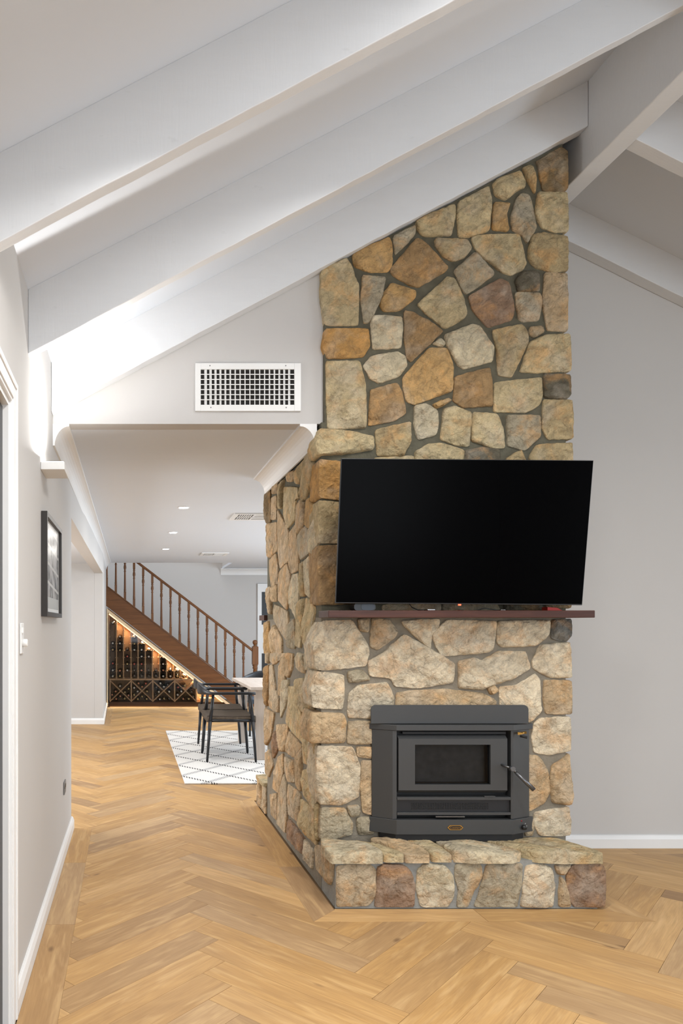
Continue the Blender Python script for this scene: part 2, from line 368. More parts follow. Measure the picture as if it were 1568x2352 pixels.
def printmat():
    m, nt, b = newmat('black_and_white_print'); co = objco(nt)
    sp = N(nt, 'ShaderNodeSeparateXYZ'); L(nt, co, sp.inputs[0]); Y, Z = sp.outputs[1], sp.outputs[2]
    shelf = math_(nt, 'LESS_THAN', math_(nt, 'FRACT', math_(nt, 'MULTIPLY', math_(nt, 'ADD', Z, math_(nt, 'MULTIPLY', Y, 0.08)), 11.0)), 0.16)
    bt = N(nt, 'ShaderNodeTexVoronoi'); bt.inputs['Scale'].default_value = 26
    L(nt, mapping(nt, co, (1, 1.0, 0.55)), bt.inputs[0])
    c = ramp(nt, bt.outputs[0], [(0.1, (0.55, 0.55, 0.55)), (0.45, (0.16, 0.16, 0.16)), (0.8, (0.05, 0.05, 0.05))])
    n = noisetex(nt, co, 9, 3); c = mixc(nt, ramp(nt, n, [(0.4, (0, 0, 0)), (0.6, (1, 1, 1))]), c, (0.42, 0.42, 0.42))
    c = mixc(nt, shelf, c, (0.55, 0.55, 0.54))
    top = ramp(nt, math_(nt, 'MULTIPLY', math_(nt, 'SUBTRACT', Z, 0.16), 8.0), [(0.3, (0, 0, 0)), (0.7, (1, 1, 1))])
    c = mixc(nt, top, c, (0.60, 0.60, 0.62))
    bot = math_(nt, 'LESS_THAN', Z, -0.14); c = mixc(nt, bot, c, (0.52, 0.54, 0.54))
    L(nt, c, b.inputs['Base Color']); b.inputs['Roughness'].default_value = 0.25; return m
M['print'] = printmat()

# ================================================================ room shell
def Xw(Y): return -0.400 + 0.0095 * (Y - 2.645) if Y < 9.9 else -0.343 - 0.009 * (Y - 9.95)          # face of the left wall
def zcl(X): return 2.712 + 0.5223 * (X + 0.388)            # left ceiling slope
def zbl(X): return 2.455 + 0.532 * (X + 0.388)             # underside of the left beams
def zcr(X): return 4.012 - 0.494 * (X - 2.455)             # right ceiling slope
TH = 0.117; ZC = 2.413; YV = 3.741
floor = structure(MB().box(-3.1, 6.2, -4.6, 13.5, -0.06, -0.0065).build('floor', M['subfloor']))
def wallseg(mb, y0, y1, z0, z1):
    mb.prism_z([(Xw(y0), y0), (Xw(y1), y1), (Xw(y1)-TH, y1), (Xw(y0)-TH, y0)], z0, z1)
mb = MB()
wallseg(mb, -4.5, 1.60, 0, 2.76); wallseg(mb, 1.60, 2.43, 2.126, 2.76); wallseg(mb, 2.43, YV+0.1, 0, 2.76)
wallseg(mb, YV+0.1, 4.835, 0, 2.45); wallseg(mb, 4.835, 9.95, 2.088, 2.45); wallseg(mb, 9.95, 12.0, 0, 2.45); wallseg(mb, 12.0, 13.3, 0, 5.2)
structure(mb.build('wall_left', M['wall']))
# side room seen through the opening
mb = MB(); mb.box(-3.0, Xw(9.95)-TH-0.001, 9.95, 10.07, 0, 2.45); structure(mb.build('wall_side_room', M['wall']))
mb = MB(); mb.box(-3.1, -3.0, 4.7, 10.07, 0, 2.45); mb.box(-3.0, -0.52, 4.70, 4.80, 0, 2.45); structure(mb.build('wall_side_room_end', M['wall']))
structure(MB().box(-3.0, -0.50, 4.8, 9.95, 2.225, 2.30).build('ceiling_side_room', M['ceil']))
# bulkhead wall with the air grille, above the dining room opening
poly = [(-0.389, ZC), (1.03, ZC), (1.03, zcl(1.03)), (-0.389, zcl(-0.389))]
vw = structure(MB().prism_y(poly, YV, YV+0.11).build('wall_front', M['wall']))
# wall right of the chimney
poly = [(2.264, 0), (6.1, 0), (6.1, zcr(6.1)+0.05), (2.455, 4.1), (2.30, 4.16), (1.1, zcl(1.1)+0.02), (1.1, ZC+0.06), (2.264, ZC+0.06)]
structure(MB().prism_y(poly, 4.414, 4.53).build('wall_right', M['wall']))
structure(MB().box(6.1, 6.2, -4.5, 4.53, 0, 2.4).build('wall_window_side', M['wall']))
poly = [(-0.55, 0), (6.1, 0), (6.1, 2.2), (2.4, 4.2), (-0.55, 2.6)]
structure(MB().prism_y(poly, -4.6, -4.5).build('wall_behind', M['wall']))
structure(MB().box(5.0, 5.1, 4.53, 13.4, 0, 2.45).build('wall_dining_side', M['wall']))
structure(MB().box(-0.5, 5.1, 13.3, 13.4, 0, 5.3).build('wall_back', M['wall']))
mb = MB(); mb.box(-0.32, 1.75, 11.9, 12.0, ZC+0.04, 5.2); mb.box(1.75, 1.85, 11.9, 13.3, ZC+0.04, 5.2)
structure(mb.build('wall_stairwell', M['wall']))
structure(MB().box(-0.5, 1.9, 11.9, 13.4, 5.2, 5.3).build('ceiling_stairwell', M['ceil']))
mb = MB(); mb.box(-0.385, 1.03, YV+0.111, 4.53, ZC, ZC+0.04); mb.box(-0.385, 5.0, 4.531, 12.0, ZC, ZC+0.04); mb.box(1.75, 5.0, 12.0, 13.3, ZC, ZC+0.04)
structure(mb.build('ceiling_dining', M['ceil']))
# vaulted ceiling
mb = MB()
mb.prism_y([(-0.55, zcl(-0.55)), (2.352, zcl(2.352)), (2.352, zcl(2.352)+0.1), (-0.55, zcl(-0.55)+0.1)], -4.6, 4.42)
mb.prism_y([(2.452, zcr(2.452)), (6.2, zcr(6.2)), (6.2, zcr(6.2)+0.1), (2.452, zcr(2.452)+0.1)], -4.6, 4.42)
structure(mb.build('ceiling', M['ceil']))
# ridge beam and rafters
def beam(y0, y1, label, side='L', name='rafter_beam'):
    if side == 'L':
        poly = [(-0.388, zbl(-0.388)), (2.347, zbl(2.347)), (2.347, zcl(2.347)+0.0012), (-0.388, zcl(-0.388)+0.0012)]
        if y0 < 3: poly = [(Xw(y0)+0.0003, zbl(Xw(y0))), poly[1], poly[2], (Xw(y0)+0.0003, zcl(Xw(y0))+0.0012)]
        D = 0
    else:
        D = 0.225 if y0 > 4 else 0.285
        poly = [(2.457, zcr(2.457)-D), (6.09, zcr(6.09)-D), (6.09, zcr(6.09)+0.0012), (2.457, zcr(2.457)+0.0012)]
    # rough hewn: subdivide the long edges and wobble the lower one
    r = random.Random(int(y0*100)); n = 40; lo = []; up = []
    for i in range(n+1):
        t = i/n; x = poly[0][0]*(1-t)+poly[1][0]*t
        lo.append((x, poly[0][1]*(1-t)+poly[1][1]*t + (r.random()-0.5)*0.003)); up.append((x, poly[3][1]*(1-t)+poly[2][1]*t))
    mb = MB(); 
    vs = []; fs = []
    for i in range(n+1):
        x, zl = lo[i]; _, zu = up[i]; wy = (r.random()-0.5)*0.002
        vs += [(x, y0+wy, zl), (x, y1, zl), (x, y1, zu), (x, y0, zu)]
    for i in range(n):
        b = i*4
        for k in range(4): fs.append((b+k, b+(k+1) % 4, b+4+(k+1) % 4, b+4+k))
    fs += [(0, 1, 2, 3), (n*4+3, n*4+2, n*4+1, n*4)]
    mb.add(vs, fs)
    o = mb.build(name, M['beam'], bevel=0.003)
    tag(o, label, 'beam', 'white painted ceiling beams'); return o
beam(3.662, 3.738, 'white rough-sawn rafter running along the top of the stone chimney')
beam(2.872, 2.925, 'white rafter between the chimney rafter and the topmost left rafter')
beam(2.065, 2.115, 'white rafter nearest the top left corner of the photo')
beam(1.27, 1.33, 'white rafter just above the top edge of the frame')
beam(4.335, 4.412, 'white rafter sloping down along the grey wall right of the chimney', 'R')
beam(3.485, 3.56, 'white rafter in the top right corner, sloping down from the ridge beam', 'R')
beam(2.63, 2.71, 'white rafter of the right slope, mostly outside the top right corner', 'R')
tag(MB().box(2.349, 2.455, -4.5, 4.413, 3.709, 4.16).build('ridge_beam', M['beam'], bevel=0.005),
    'white ridge beam running in depth above the chimney top, rafters dying into it', 'beam')
# cornices
def cove(sx=1, w_=0.083, h_=0.113):
    pts = [(0, 0), (0, -h_), (0.010, -h_)]
    for i in range(9):
        t = math.pi/2*i/8; pts.append((0.010+(w_-0.010)*(1-math.cos(t)), -h_+(h_-0.012)*math.sin(t)))
    pts += [(w_, 0)]
    return [(x*sx, z) for x, z in pts]
def cornice(name, xa, ya, xb, yb, prof):
    mb = MB(); n = len(prof)
    vs = [(xa+x, ya, ZC+z) for x, z in prof] + [(xb+x, yb, ZC+z) for x, z in prof]
    fs = [list(range(n)), [i+n for i in range(n)][::-1]] + [(i, i+n, (i+1) % n+n, (i+1) % n) for i in range(n)]
    mb.add(vs, fs); return structure(mb.build(name, M['trim']))
cornice('trim_1', Xw(YV)+0.0005, YV-0.001, Xw(12.0)+0.0005, 12.0, cove(1, 0.085, 0.113))
cornice('trim_2', 0.985, YV-0.001, 0.985, 5.12, cove(-1, 0.088, 0.113))
mb = MB(); pr = cove(1, 0.085, 0.113); n = len(pr)
vs = [(1.72, 13.299-x, ZC+z) for x, z in pr] + [(4.99, 13.299-x, ZC+z) for x, z in pr]
mb.add(vs, [list(range(n)), [i+n for i in range(n)][::-1]] + [(i, i+n, (i+1) % n+n, (i+1) % n) for i in range(n)])
structure(mb.build('trim_3', M['trim']))
# baseboards
def baseboard(name, segs):
    mb = MB()
    for (xa, ya, xb, yb, nx, ny) in segs:
        prof = [(0, 0.0), (0.020, 0.0), (0.020, 0.055), (0.012, 0.074), (0.006, 0.080), (0, 0.080)]
        vs = [(xa+nx*d, ya+ny*d, z) for d, z in prof] + [(xb+nx*d, yb+ny*d, z) for d, z in prof]; n = len(prof)
        mb.add(vs, [list(range(n)), [i+n for i in range(n)][::-1]] + [(i, i+n, (i+1) % n+n, (i+1) % n) for i in range(n)])
    return structure(mb.build(name, M['trim']))
e = 0.0004
baseboard('baseboard_left', [(Xw(2.51)+e, 2.51, Xw(4.835)+e, 4.835, 1, 0)])
baseboard('baseboard_far', [(-2.99, 9.95-e, Xw(9.95)+0.02, 9.95-e, 0, -1), (Xw(9.95)+e, 9.9501, Xw(12.05)+e, 12.05, 1, 0)])
baseboard('baseboard_right', [(2.27, 4.414-e, 6.09, 4.414-e, 0, -1)])
baseboard('baseboard_back', [(1.9, 13.3-e, 4.99, 13.3-e, 0, -1)])
# door at the left edge
def door_1():
    xf = Xw(2.45)
    d = thing('door_1', None, None, (xf, 2.0, 0)); d['kind'] = 'structure'
    mb = MB()
    for (a, b_, c) in ((0.0, 0.012, 0.012), (0.012, 0.055, 0.017), (0.055, 0.075, 0.022)):
        mb.box(xf+e, xf+c, 2.43-0.004+a, 2.43-0.004+b_, 0, 2.122+b_)
        mb.box(xf+e, xf+c, 1.604-a, 2.43-0.004+a, 2.122+a, 2.122+b_)
        mb.box(xf+e, xf+c, 1.604-b_, 1.604-a, 0, 2.122+b_)
    mb.build('architrave', M['trim'], d, bevel=0.002)
    mb = MB(); mb.box(xf-TH, xf+0.002, 2.410, 2.432, 0, 2.126); mb.box(xf-TH, xf+0.002, 1.60, 2.41, 2.104, 2.128); mb.box(xf-TH, xf+0.002, 1.598, 1.62, 0, 2.104)
    mb.build('door_jamb', M['trim'], d)
    mb = MB(); mb.box(xf-0.060, xf-0.017, 1.625, 2.409, 0.008, 2.10); mb.build('door_leaf', M['dark'], d, bevel=0.003)
    mb = MB(); mb.lathe([(0.012, 0), (0.012, 0.03), (0.026, 0.04), (0.026, 0.06), (0.01, 0.066)], (xf-0.036, 1.70, 1.02), 'X'); mb.build('door_knob', M['steel'], d)
door_1()
# doorway on the far wall
d2 = thing('door_2', None, None, (2.6, 13.29, 0)); d2['kind'] = 'structure'
mb = MB(); Yd = 13.285; x0 = (590.8-CX)/124.1; z1 = H+(CY-1341)/124.1
mb.box(x0, x0+0.075, Yd-0.02, Yd+0.01, 0, z1); mb.box(x0+0.075, x0+0.95, Yd-0.02, Yd+0.01, z1-0.15, z1); mb.box(x0+0.95, x0+1.1, Yd-0.02, Yd+0.01, 0, z1)
mb.box(x0+0.075, x0+0.95, Yd-0.018, Yd-0.006, 0.85, 1.38); mb.build('door_frame', M['trim'], d2)
MB().box(x0+0.075, x0+0.95, Yd-0.006, Yd+0.006, 0, z1-0.15).build('door_glass', M['dark'], d2)

# ================================================================ floor boards (herringbone)
def clip(poly, n, d):      # keep n.p <= d
    out = []
    for i in range(len(poly)):
        a = poly[i]; b = poly[(i+1) % len(poly)]
        da = a[0]*n[0]+a[1]*n[1]-d; db = b[0]*n[0]+b[1]*n[1]-d
        if da <= 0: out.append(a)
        if (da < 0 < db) or (db < 0 < da):
            t = da/(da-db); out.append((a[0]+(b[0]-a[0])*t, a[1]+(b[1]-a[1])*t))
    return out
def parea(p): return abs(sum(p[i][0]*p[(i+1) % len(p)][1]-p[(i+1) % len(p)][0]*p[i][1] for i in range(len(p))))/2 if len(p) > 2 else 0
def subtract(polys, rect):
    x0, x1, y0, y1 = rect; res = []
    for p in polys:
        rest = p
        for n, d in (((1, 0), x0), ((-1, 0), -x1), ((0, 1), y0), ((0, -1), -y1)):
            out = clip(rest, n, d)
            if parea(out) > 1e-5: res.append(out)
            rest = clip(rest, (-n[0], -n[1]), -d)
            if parea(rest) < 1e-5: break
    return res
BL = 0.5955; BA = BL/6; X0 = 0.295; Y0 = 4.208
obst = [(0.855, 2.43, 3.306, 5.60),          # chimney, hearths and their border
        (-0.6, -0.24, -5, 4.835), (-0.52, -0.24, 9.951, 12.2), (-4, -0.5, -5, 4.80), (-3.2, -0.32, 9.935, 13),
        (2.2, 7, 4.29, 4.6), (-1, 7, 11.97, 14), (6.09, 8, -5, 5), (-4, -2.98, 4, 11), (4.99, 8, 4.5, 13)]
def board_mesh(pieces, org, ang, tone=None, zt=0.0):
    ca, sa = math.cos(-ang), math.sin(-ang)
    vs, fs, uvs, fuv = [], [], [], []
    for p in pieces:
        # orient ccw
        if sum(p[i][0]*p[(i+1) % len(p)][1]-p[(i+1) % len(p)][0]*p[i][1] for i in range(len(p))) < 0: p = p[::-1]
        b = len(vs); n = len(p)
        vs += [(x, y, zt) for x, y in p] + [(x, y, zt-0.006) for x, y in p]
        fs.append(list(range(b, b+n)))
        for i in range(n): fs.append([b+i, b+n+i, b+n+(i+1) % n, b+(i+1) % n])
    me = bpy.data.meshes.new('board'); me.from_pydata(vs, [], fs)
    uvl = me.uv_layers.new(name='UVMap')
    for lp in me.loops:
        x, y, _ = vs[lp.vertex_index]; x -= org[0]; y -= org[1]
        uvl.data[lp.index].uv = (x*ca-y*sa, x*sa+y*ca)
    return me
boards = []
g = 0.0009
for n in range(-4, 11):
    Xn = X0+BL*n
    for j in range(-70, 70):
        Yj = Y0+2*BA*j
        if n % 2 == 0: A = (Xn, Yj); B = (Xn+BA, Yj+BA); dv = (BL, -BL); ang = -math.pi/4
        else: A = (Xn, Yj); B = (Xn+BA, Yj-BA); dv = (BL, BL); ang = math.pi/4
        quad = [A, B, (B[0]+dv[0], B[1]+dv[1]), (A[0]+dv[0], A[1]+dv[1])]
        cx = sum(p[0] for p in quad)/4; cy = sum(p[1] for p in quad)/4
        xmax = 6.4 if cy < 4.6 else 4.9
        if cy < -1.2 or cy > 12.3 or cx > xmax or cx < -2.6: continue
        k = 1-g*2/0.14
        quad = [(cx+(x-cx)*(1-g*2/0.8), cy+(y-cy)*(1-g*2/0.3)) for x, y in quad]
        pieces = [quad]
        for ob in obst:
            pieces = subtract(pieces, ob)
            if not pieces: break
        ar = sum(parea(p) for p in pieces)
        if ar < 0.0006: continue
        hid = (0.4 < cx and cy > 5.4 and cx > 0.974*(cy)/5.3*0.0+ (0.2+cy*0.186)) or (cx > 0.99 and 4.4 < cy < 5.6)
        # how large the board shows from the viewpoint
        px_ = CX+F*cx/max(cy, 0.3); py_ = CY+F*H/max(cy, 0.3)
        if px_ < -120 or px_ > 1690 or py_ > 2480 or cy < 2: hid = True
        show = ar/(max(cy, 0.5)**2.6) if not hid else ar*1e-6
        boards.append((show, pieces, (cx, cy), ang))
boards.sort(key=lambda b: -b[0])
border = []
def bord(poly, org, ang): border.append((poly, org, ang))
ys = [-0.94, -0.1, 0.74, 1.58, 2.43, 3.275, 4.13, 4.835]
for a, b_ in zip(ys[1:-1], ys[2:]):
    bord([(Xw(a)+0.021, a+g), (-0.2405, a+g), (-0.2405, b_-g), (Xw(b_)+0.021, b_-g)], (-0.3, a), math.pi/2)
# border round the chimney
bord([(0.8555, 3.3065), (0.99, 3.443), (0.985, 4.06), (0.8555, 4.06)], (0.9, 3.9), math.pi/2)
for a, b_ in ((4.06, 4.90), (4.90, 5.60)): bord([(0.8555, a+g), (0.985, a+g), (0.985, b_-g), (0.8555, b_-g)], (0.9, a), math.pi/2)
xs = [0.8555, 1.66, 2.4295]
bord([(0.8565, 3.3065), (1.66-g, 3.3065), (1.66-g, 3.455), (0.995, 3.455), (0.991, 3.443)], (1.2, 3.37), 0)
bord([(1.66+g, 3.3065), (2.4285, 3.3065), (2.295, 3.443), (2.28, 3.455), (1.66+g, 3.455)], (2.0, 3.37), 0)
bord([(2.4295, 3.3075), (2.4295, 3.85), (2.25, 3.85), (2.25, 3.47), (2.298, 3.443)], (2.36, 3.6), math.pi/2)
bord([(2.4295, 3.85+g), (2.4295, 4.29), (2.25, 4.29), (2.25, 3.85+g)], (2.36, 4.0), math.pi/2)
for a, b_ in ((2.25, 3.05), (3.05, 3.89), (3.89, 4.73), (4.73, 5.57), (5.57, 6.09)): bord([(a+g, 4.2905), (b_-g, 4.2905), (b_-g, 4.393), (a+g, 4.393)], (a, 4.34), 0)
for a, b_ in ((-0.30, 0.52), (0.52, 1.36), (1.36, 2.2)): bord([(a+g, 11.9705), (b_-g, 11.9705), (b_-g, 12.095), (a+g, 12.095)], (a, 12.0), 0)
bord([(-0.32, 9.952), (-0.2405, 9.952), (-0.2405, 11.97), (-0.335, 11.97)], (-0.3, 10), math.pi/2)
nb = 0
for poly, org, ang in border:
    o = link_mesh('board', board_mesh([poly], org, ang), M['oak'], floor); nb += 1
lim = 300-nb
for sh, pieces, org, ang in boards[:lim]:
    o = link_mesh('board', board_mesh(pieces, org, ang), M['oak'], floor)
# the remaining, farthest boards: one stuff part, each with its own tone
allv, allf, alluv, tones = [], [], [], []
rr = random.Random(5)
for sh, pieces, org, ang in boards[lim:]:
    me = board_mesh(pieces, org, ang); b = len(allv); t = rr.random()
    allv += [tuple(v.co) for v in me.vertices]
    for p in me.polygons:
        allf.append([b+i for i in p.vertices]); tones.append(t)
        alluv += [tuple(me.uv_layers[0].data[i].uv) for i in p.loop_indices]
    bpy.data.meshes.remove(me)
if allv:
    me = bpy.data.meshes.new('far_boards'); me.from_pydata(allv, [], allf)
    u = me.uv_layers.new(name='UVMap')
    for i, c in enumerate(alluv): u.data[i].uv = c
    at = me.attributes.new('tone', 'FLOAT', 'FACE')
    for i, t in enumerate(tones): at.data[i].value = t
    o = link_mesh('far_boards', me, M['oak'], floor); o['kind'] = 'stuff'
print('boards', len(boards), 'border', nb)

# ================================================================ fireplace: stones traced one by one
TINT = {'c': (0.56, 0.455, 0.285), 't': (0.46, 0.36, 0.215), 'o': (0.52, 0.335, 0.155), 'O': (0.50, 0.285, 0.105), 'b': (0.22, 0.155, 0.085),
        'B': (0.38, 0.245, 0.125), 'r': (0.33, 0.215, 0.150), 'g': (0.42, 0.365, 0.275), 'd': (0.13, 0.115, 0.085), 'p': (0.62, 0.54, 0.40), 'w': (0.70, 0.61, 0.48),
        's': (0.53, 0.43, 0.31), 'k': (0.55, 0.41, 0.265), 'n': (0.10, 0.11, 0.115)}
seed = [0]
def chaikin(p):
    out = []
    for i in range(len(p)):
        a, b = p[i], p[(i+1) % len(p)]
        d = math.hypot(b[0]-a[0], b[1]-a[1]); k = min(0.14, 0.006/max(d, 1e-4))
        out += [(a[0]+(b[0]-a[0])*k, a[1]+(b[1]-a[1])*k), (b[0]-(b[0]-a[0])*k, b[1]-(b[1]-a[1])*k)]
    return out
def stone(parent, poly, mapf, tint, back=0.05, proud=None, rough=1.0, name='stone', sink=0.0):
    """poly: outline in the plane's own metres; mapf(u, v, out) -> world"""
    seed[0] += 1; r = random.Random(seed[0]*7+3)
    poly = chaikin(poly)
    per = sum(math.hypot(poly[(i+1) % len(poly)][0]-poly[i][0], poly[(i+1) % len(poly)][1]-poly[i][1]) for i in range(len(poly)))
    n = max(24, min(72, int(per/0.012))); step = per/n; pts = []; acc = 0.0; i = 0
    for k in range(n):
        tgt = k*step
        while True:
            a = poly[i]; b = poly[(i+1) % len(poly)]; d = math.hypot(b[0]-a[0], b[1]-a[1])
            if acc+d >= tgt or i >= len(poly)-1: break
            acc += d; i += 1
        t = min(1.0, (tgt-acc)/max(d, 1e-6)); pts.append((a[0]+(b[0]-a[0])*t, a[1]+(b[1]-a[1])*t))
    cx = sum(p[0] for p in pts)/n; cy = sum(p[1] for p in pts)/n
    sz = math.sqrt(max(parea(pts), 1e-5))
    if proud is None: proud = 0.002+r.random()*0.008
    off = Vector((r.random()*50, r.random()*50, r.random()*50))
    def nz(u, v, s, a): return noise.noise(Vector((u*s, v*s, 0))+off)*a
    tilt = ((r.random()-0.5)*0.08, (r.random()-0.5)*0.08)
    cj = -0.0015*r.random(); fk0 = min(1.0, sz/0.13); rough *= 0.4+0.6*fk0
    planes = []                  # the split face: the lower envelope of a few tilted planes
    for q in range(6):
        a_ = r.random()*6.283; st_ = 0.02+0.22*r.random(); px_ = cx+(r.random()-0.5)*sz*0.9; py_ = cy+(r.random()-0.5)*sz*0.9
        planes.append((px_, py_, math.cos(a_)*st_, math.sin(a_)*st_, 0.004*r.random()*fk0))
    def facet(u, v): return max(-0.016, min(0.004, min((u-p_[0])*p_[2]+(v-p_[1])*p_[3]+p_[4] for p_ in planes)+0.004))
    proud -= sink; gr = 0.0055
    rings = [(-gr, -back), (-gr, -0.012), (-gr+0.001, proud*0.2+0.001), (-gr+0.005, proud*0.7+0.003), (-gr+0.011, proud+0.005), (0.06*sz+0.008, proud+0.007), (0.14*sz+0.008, proud+0.007), (0.24*sz, proud+0.008), (0.35*sz, proud+0.008)]
    vs = []
    fk = min(1.0, sz/0.13)
    for k, (ins, hh) in enumerate(rings):
        if ins > 0: ins *= fk
        for (u, v) in pts:
            du, dv = cx-u, cy-v; dl = math.hypot(du, dv); m = min(ins, dl*0.75)
            uu, vv = u+du/dl*m, v+dv/dl*m
            if k < 4: 
                j = nz(u, v, 45, 0.0035); uu += du/dl*j; vv += dv/dl*j
            if k >= 2:
                h2 = hh + facet(uu, vv)*rough + nz(uu, vv, 30, 0.005)*rough + nz(uu, vv, 70, 0.004)*rough + (uu-cx)*tilt[0]+(vv-cy)*tilt[1]
                if k < 3: h2 = min(h2, hh+0.002)
                h2 = max(h2, -0.002-sink*0.4+cj)
            else: h2 = hh
            vs.append(mapf(uu, vv, h2))
    vs.append(mapf(cx, cy, rings[-1][1]+facet(cx, cy)))
    fs = []
    for k in range(len(rings)-1):
        for i in range(n): fs.append((k*n+i, k*n+(i+1) % n, (k+1)*n+(i+1) % n, (k+1)*n+i))
    b = (len(rings)-1)*n
    for i in range(n): fs.append((b+i, b+(i+1) % n, len(vs)-1))
    mb = MB(); mb.add(vs, fs, True)
    o = mb.build(name, M['stone'], parent)
    c = TINT[tint]; jj = 0.92+r.random()*0.16
    ca = o.data.color_attributes.new('tint', 'FLOAT_COLOR', 'POINT')
    for d in ca.data: d.color = (c[0]*jj, c[1]*jj, c[2]*jj*(0.95+r.random()*0.1*0), 1)
    return o
fire = thing('fireplace', 'tall freestanding fieldstone fireplace and chimney rising to the sloping ceiling', 'fireplace', (1.63, 4.4, 0))
YF = 3.700
def front_map(Y):
    return lambda u, v, out: Vector((u, Y-out, v))
def trace(parent, ox, oy, sc, Y, items, mapf, back=0.05):
    for it in items:
        t = it[0]; pts = it[1]; kw = it[2] if len(it) > 2 else {}
        w2 = [P(ox+pts[i]/sc, oy+pts[i+1]/sc, Y) for i in range(0, len(pts), 2)]
        bk = kw.get('back', back)
        nh = Y > 3.6 and any(1.20 < p.x < 2.12 and 0.25 < p.z < 1.0 for p in w2)
        stone(parent, [(p.x, p.z) for p in w2], mapf, t, bk, kw.get('proud'), 0.7 if nh else 1.0, sink=0.008 if nh else 0.0)
Q = {'back': 0.19}
Af = [('c', [50,810,185,745,215,790,235,850,262,900,260,1125,70,1125,50,950], {'back': 0.1}), ('o', [230,720,300,680,440,615,455,660,455,780,430,815,330,815,240,785]),
 ('g', [468,612,590,550,585,605,478,718]), ('B', [450,800,600,625,640,640,780,790,760,820,700,850,610,905,560,890,460,835]),
 ('c', [600,525,650,495,822,425,825,480,800,605,640,608,605,570]), ('c', [845,415,1020,320,1035,410,1020,575,910,610,845,612,838,470]),
 ('c', [1045,305,1075,280,1200,230,1230,290,1225,325,1180,345,1120,398,1060,375]), ('t', [1215,215,1270,200,1290,280,1285,365,1250,290]),
 ('b', [1292,180,1440,95,1476,120,1478,330,1460,350,1335,345,1310,200], Q), ('o', [1050,420,1140,425,1115,490,1135,580,1040,570]),
 ('g', [1150,500,1180,400,1205,365,1255,370,1275,450,1295,560,1260,620,1240,650,1215,600,1160,570]), ('c', [1310,355,1475,360,1480,580,1400,585,1330,560,1290,480], Q),
 ('t', [1265,610,1340,592,1478,615,1478,805,1400,818,1290,790,1250,740], Q), ('t', [705,628,890,628,920,680,880,730,815,755,760,730,715,670]),
 ('c', [920,620,960,605,1195,600,1235,770,1215,805,1150,835,1100,820,1000,740,940,680]), ('d', [1175,865,1215,815,1300,820,1312,930,1190,930]),
 ('g', [1175,945,1215,936,1322,947,1325,1000,1310,1098,1225,1105,1195,1085]), ('k', [1345,825,1475,830,1478,1160,1360,1155,1335,1000], Q),
 ('g', [285,840,420,852,400,950,330,1110,295,1115,280,1000]), ('o', [455,885,595,930,590,970,500,1040,410,1048,388,1000,410,940]),
 ('c', [610,1005,780,848,820,860,870,970,892,1060,870,1090,770,1145,740,1130,650,1050]), ('g', [822,810,935,710,1045,815,1040,840,900,940,880,938,850,880]),
 ('r', [905,960,1080,862,1130,880,1165,1040,1150,1095,1015,1138,930,1040]), ('g', [1258,1140,1320,1138,1335,1170,1280,1198,1258,1180])]
trace(fire, 720, 300, 2.529, YF, Af, front_map(YF))
Bf = [('p', [375,10,545,18,550,80,540,190,385,195,378,100]), ('B', [562,-15,610,-8,775,100,600,268,575,240,565,140]), ('p', [790,120,945,60,985,70,1065,190,1055,265,895,310,860,280,800,170]),
 ('t', [1058,95,1225,60,1255,110,1255,165,1165,355,1090,345,1085,200]), ('c', [1215,325,1270,160,1350,125,1490,115,1498,320,1300,330], Q), ('O', [120,85,355,85,365,180,330,240,130,250,105,180], {'back': 0.1}),
 ('p', [331,295,375,240,520,215,565,240,575,290,530,350,420,388,375,365]), ('c', [120,270,310,268,340,400,345,640,130,645,125,450], {'back': 0.1}), ('B', [373,430,520,390,545,440,570,560,500,600,360,630,370,500]),
 ('o', [555,360,700,195,800,195,835,290,830,430,620,510,575,490,560,430]), ('B', [850,355,1040,305,1055,400,1055,515,890,525,840,490]), ('c', [1072,390,1330,360,1338,450,1320,510,1250,553,1068,550]),
 ('d', [1350,338,1495,345,1495,455,1470,480,1350,470], Q), ('t', [1345,485,1500,490,1510,700,1370,705,1340,640], Q), ('o', [720,510,805,475,825,488,745,533]),
 ('p', [620,520,680,510,745,545,752,610,740,680,640,705,618,640]), ('c', [780,540,840,522,935,560,925,745,860,740,768,705,775,640]), ('c', [950,555,1080,570,1115,650,1125,755,1060,752,942,715]),
 ('g', [1140,575,1325,575,1325,690,1240,768,1145,740]), ('t', [400,655,595,610,598,720,550,800,410,798]), ('c', [85,650,240,660,388,690,385,765,250,785,65,800,50,740], {'back': 0.12, 'proud': 0.02}),
 ('c', [625,775,700,735,760,730,893,770,893,860,620,860]), ('d', [905,770,1000,755,1090,765,1100,860,900,860]), ('t', [1140,815,1215,770,1240,830,1240,870,1130,870]),
 ('t', [1270,800,1310,740,1500,728,1505,860,1265,860], Q), ('p', [722,168,765,140,788,165,778,185]),
 ('c', [395,812,610,800,612,900,395,900])]
trace(fire, 700, 720, 2.45, YF, Bf, front_map(YF))
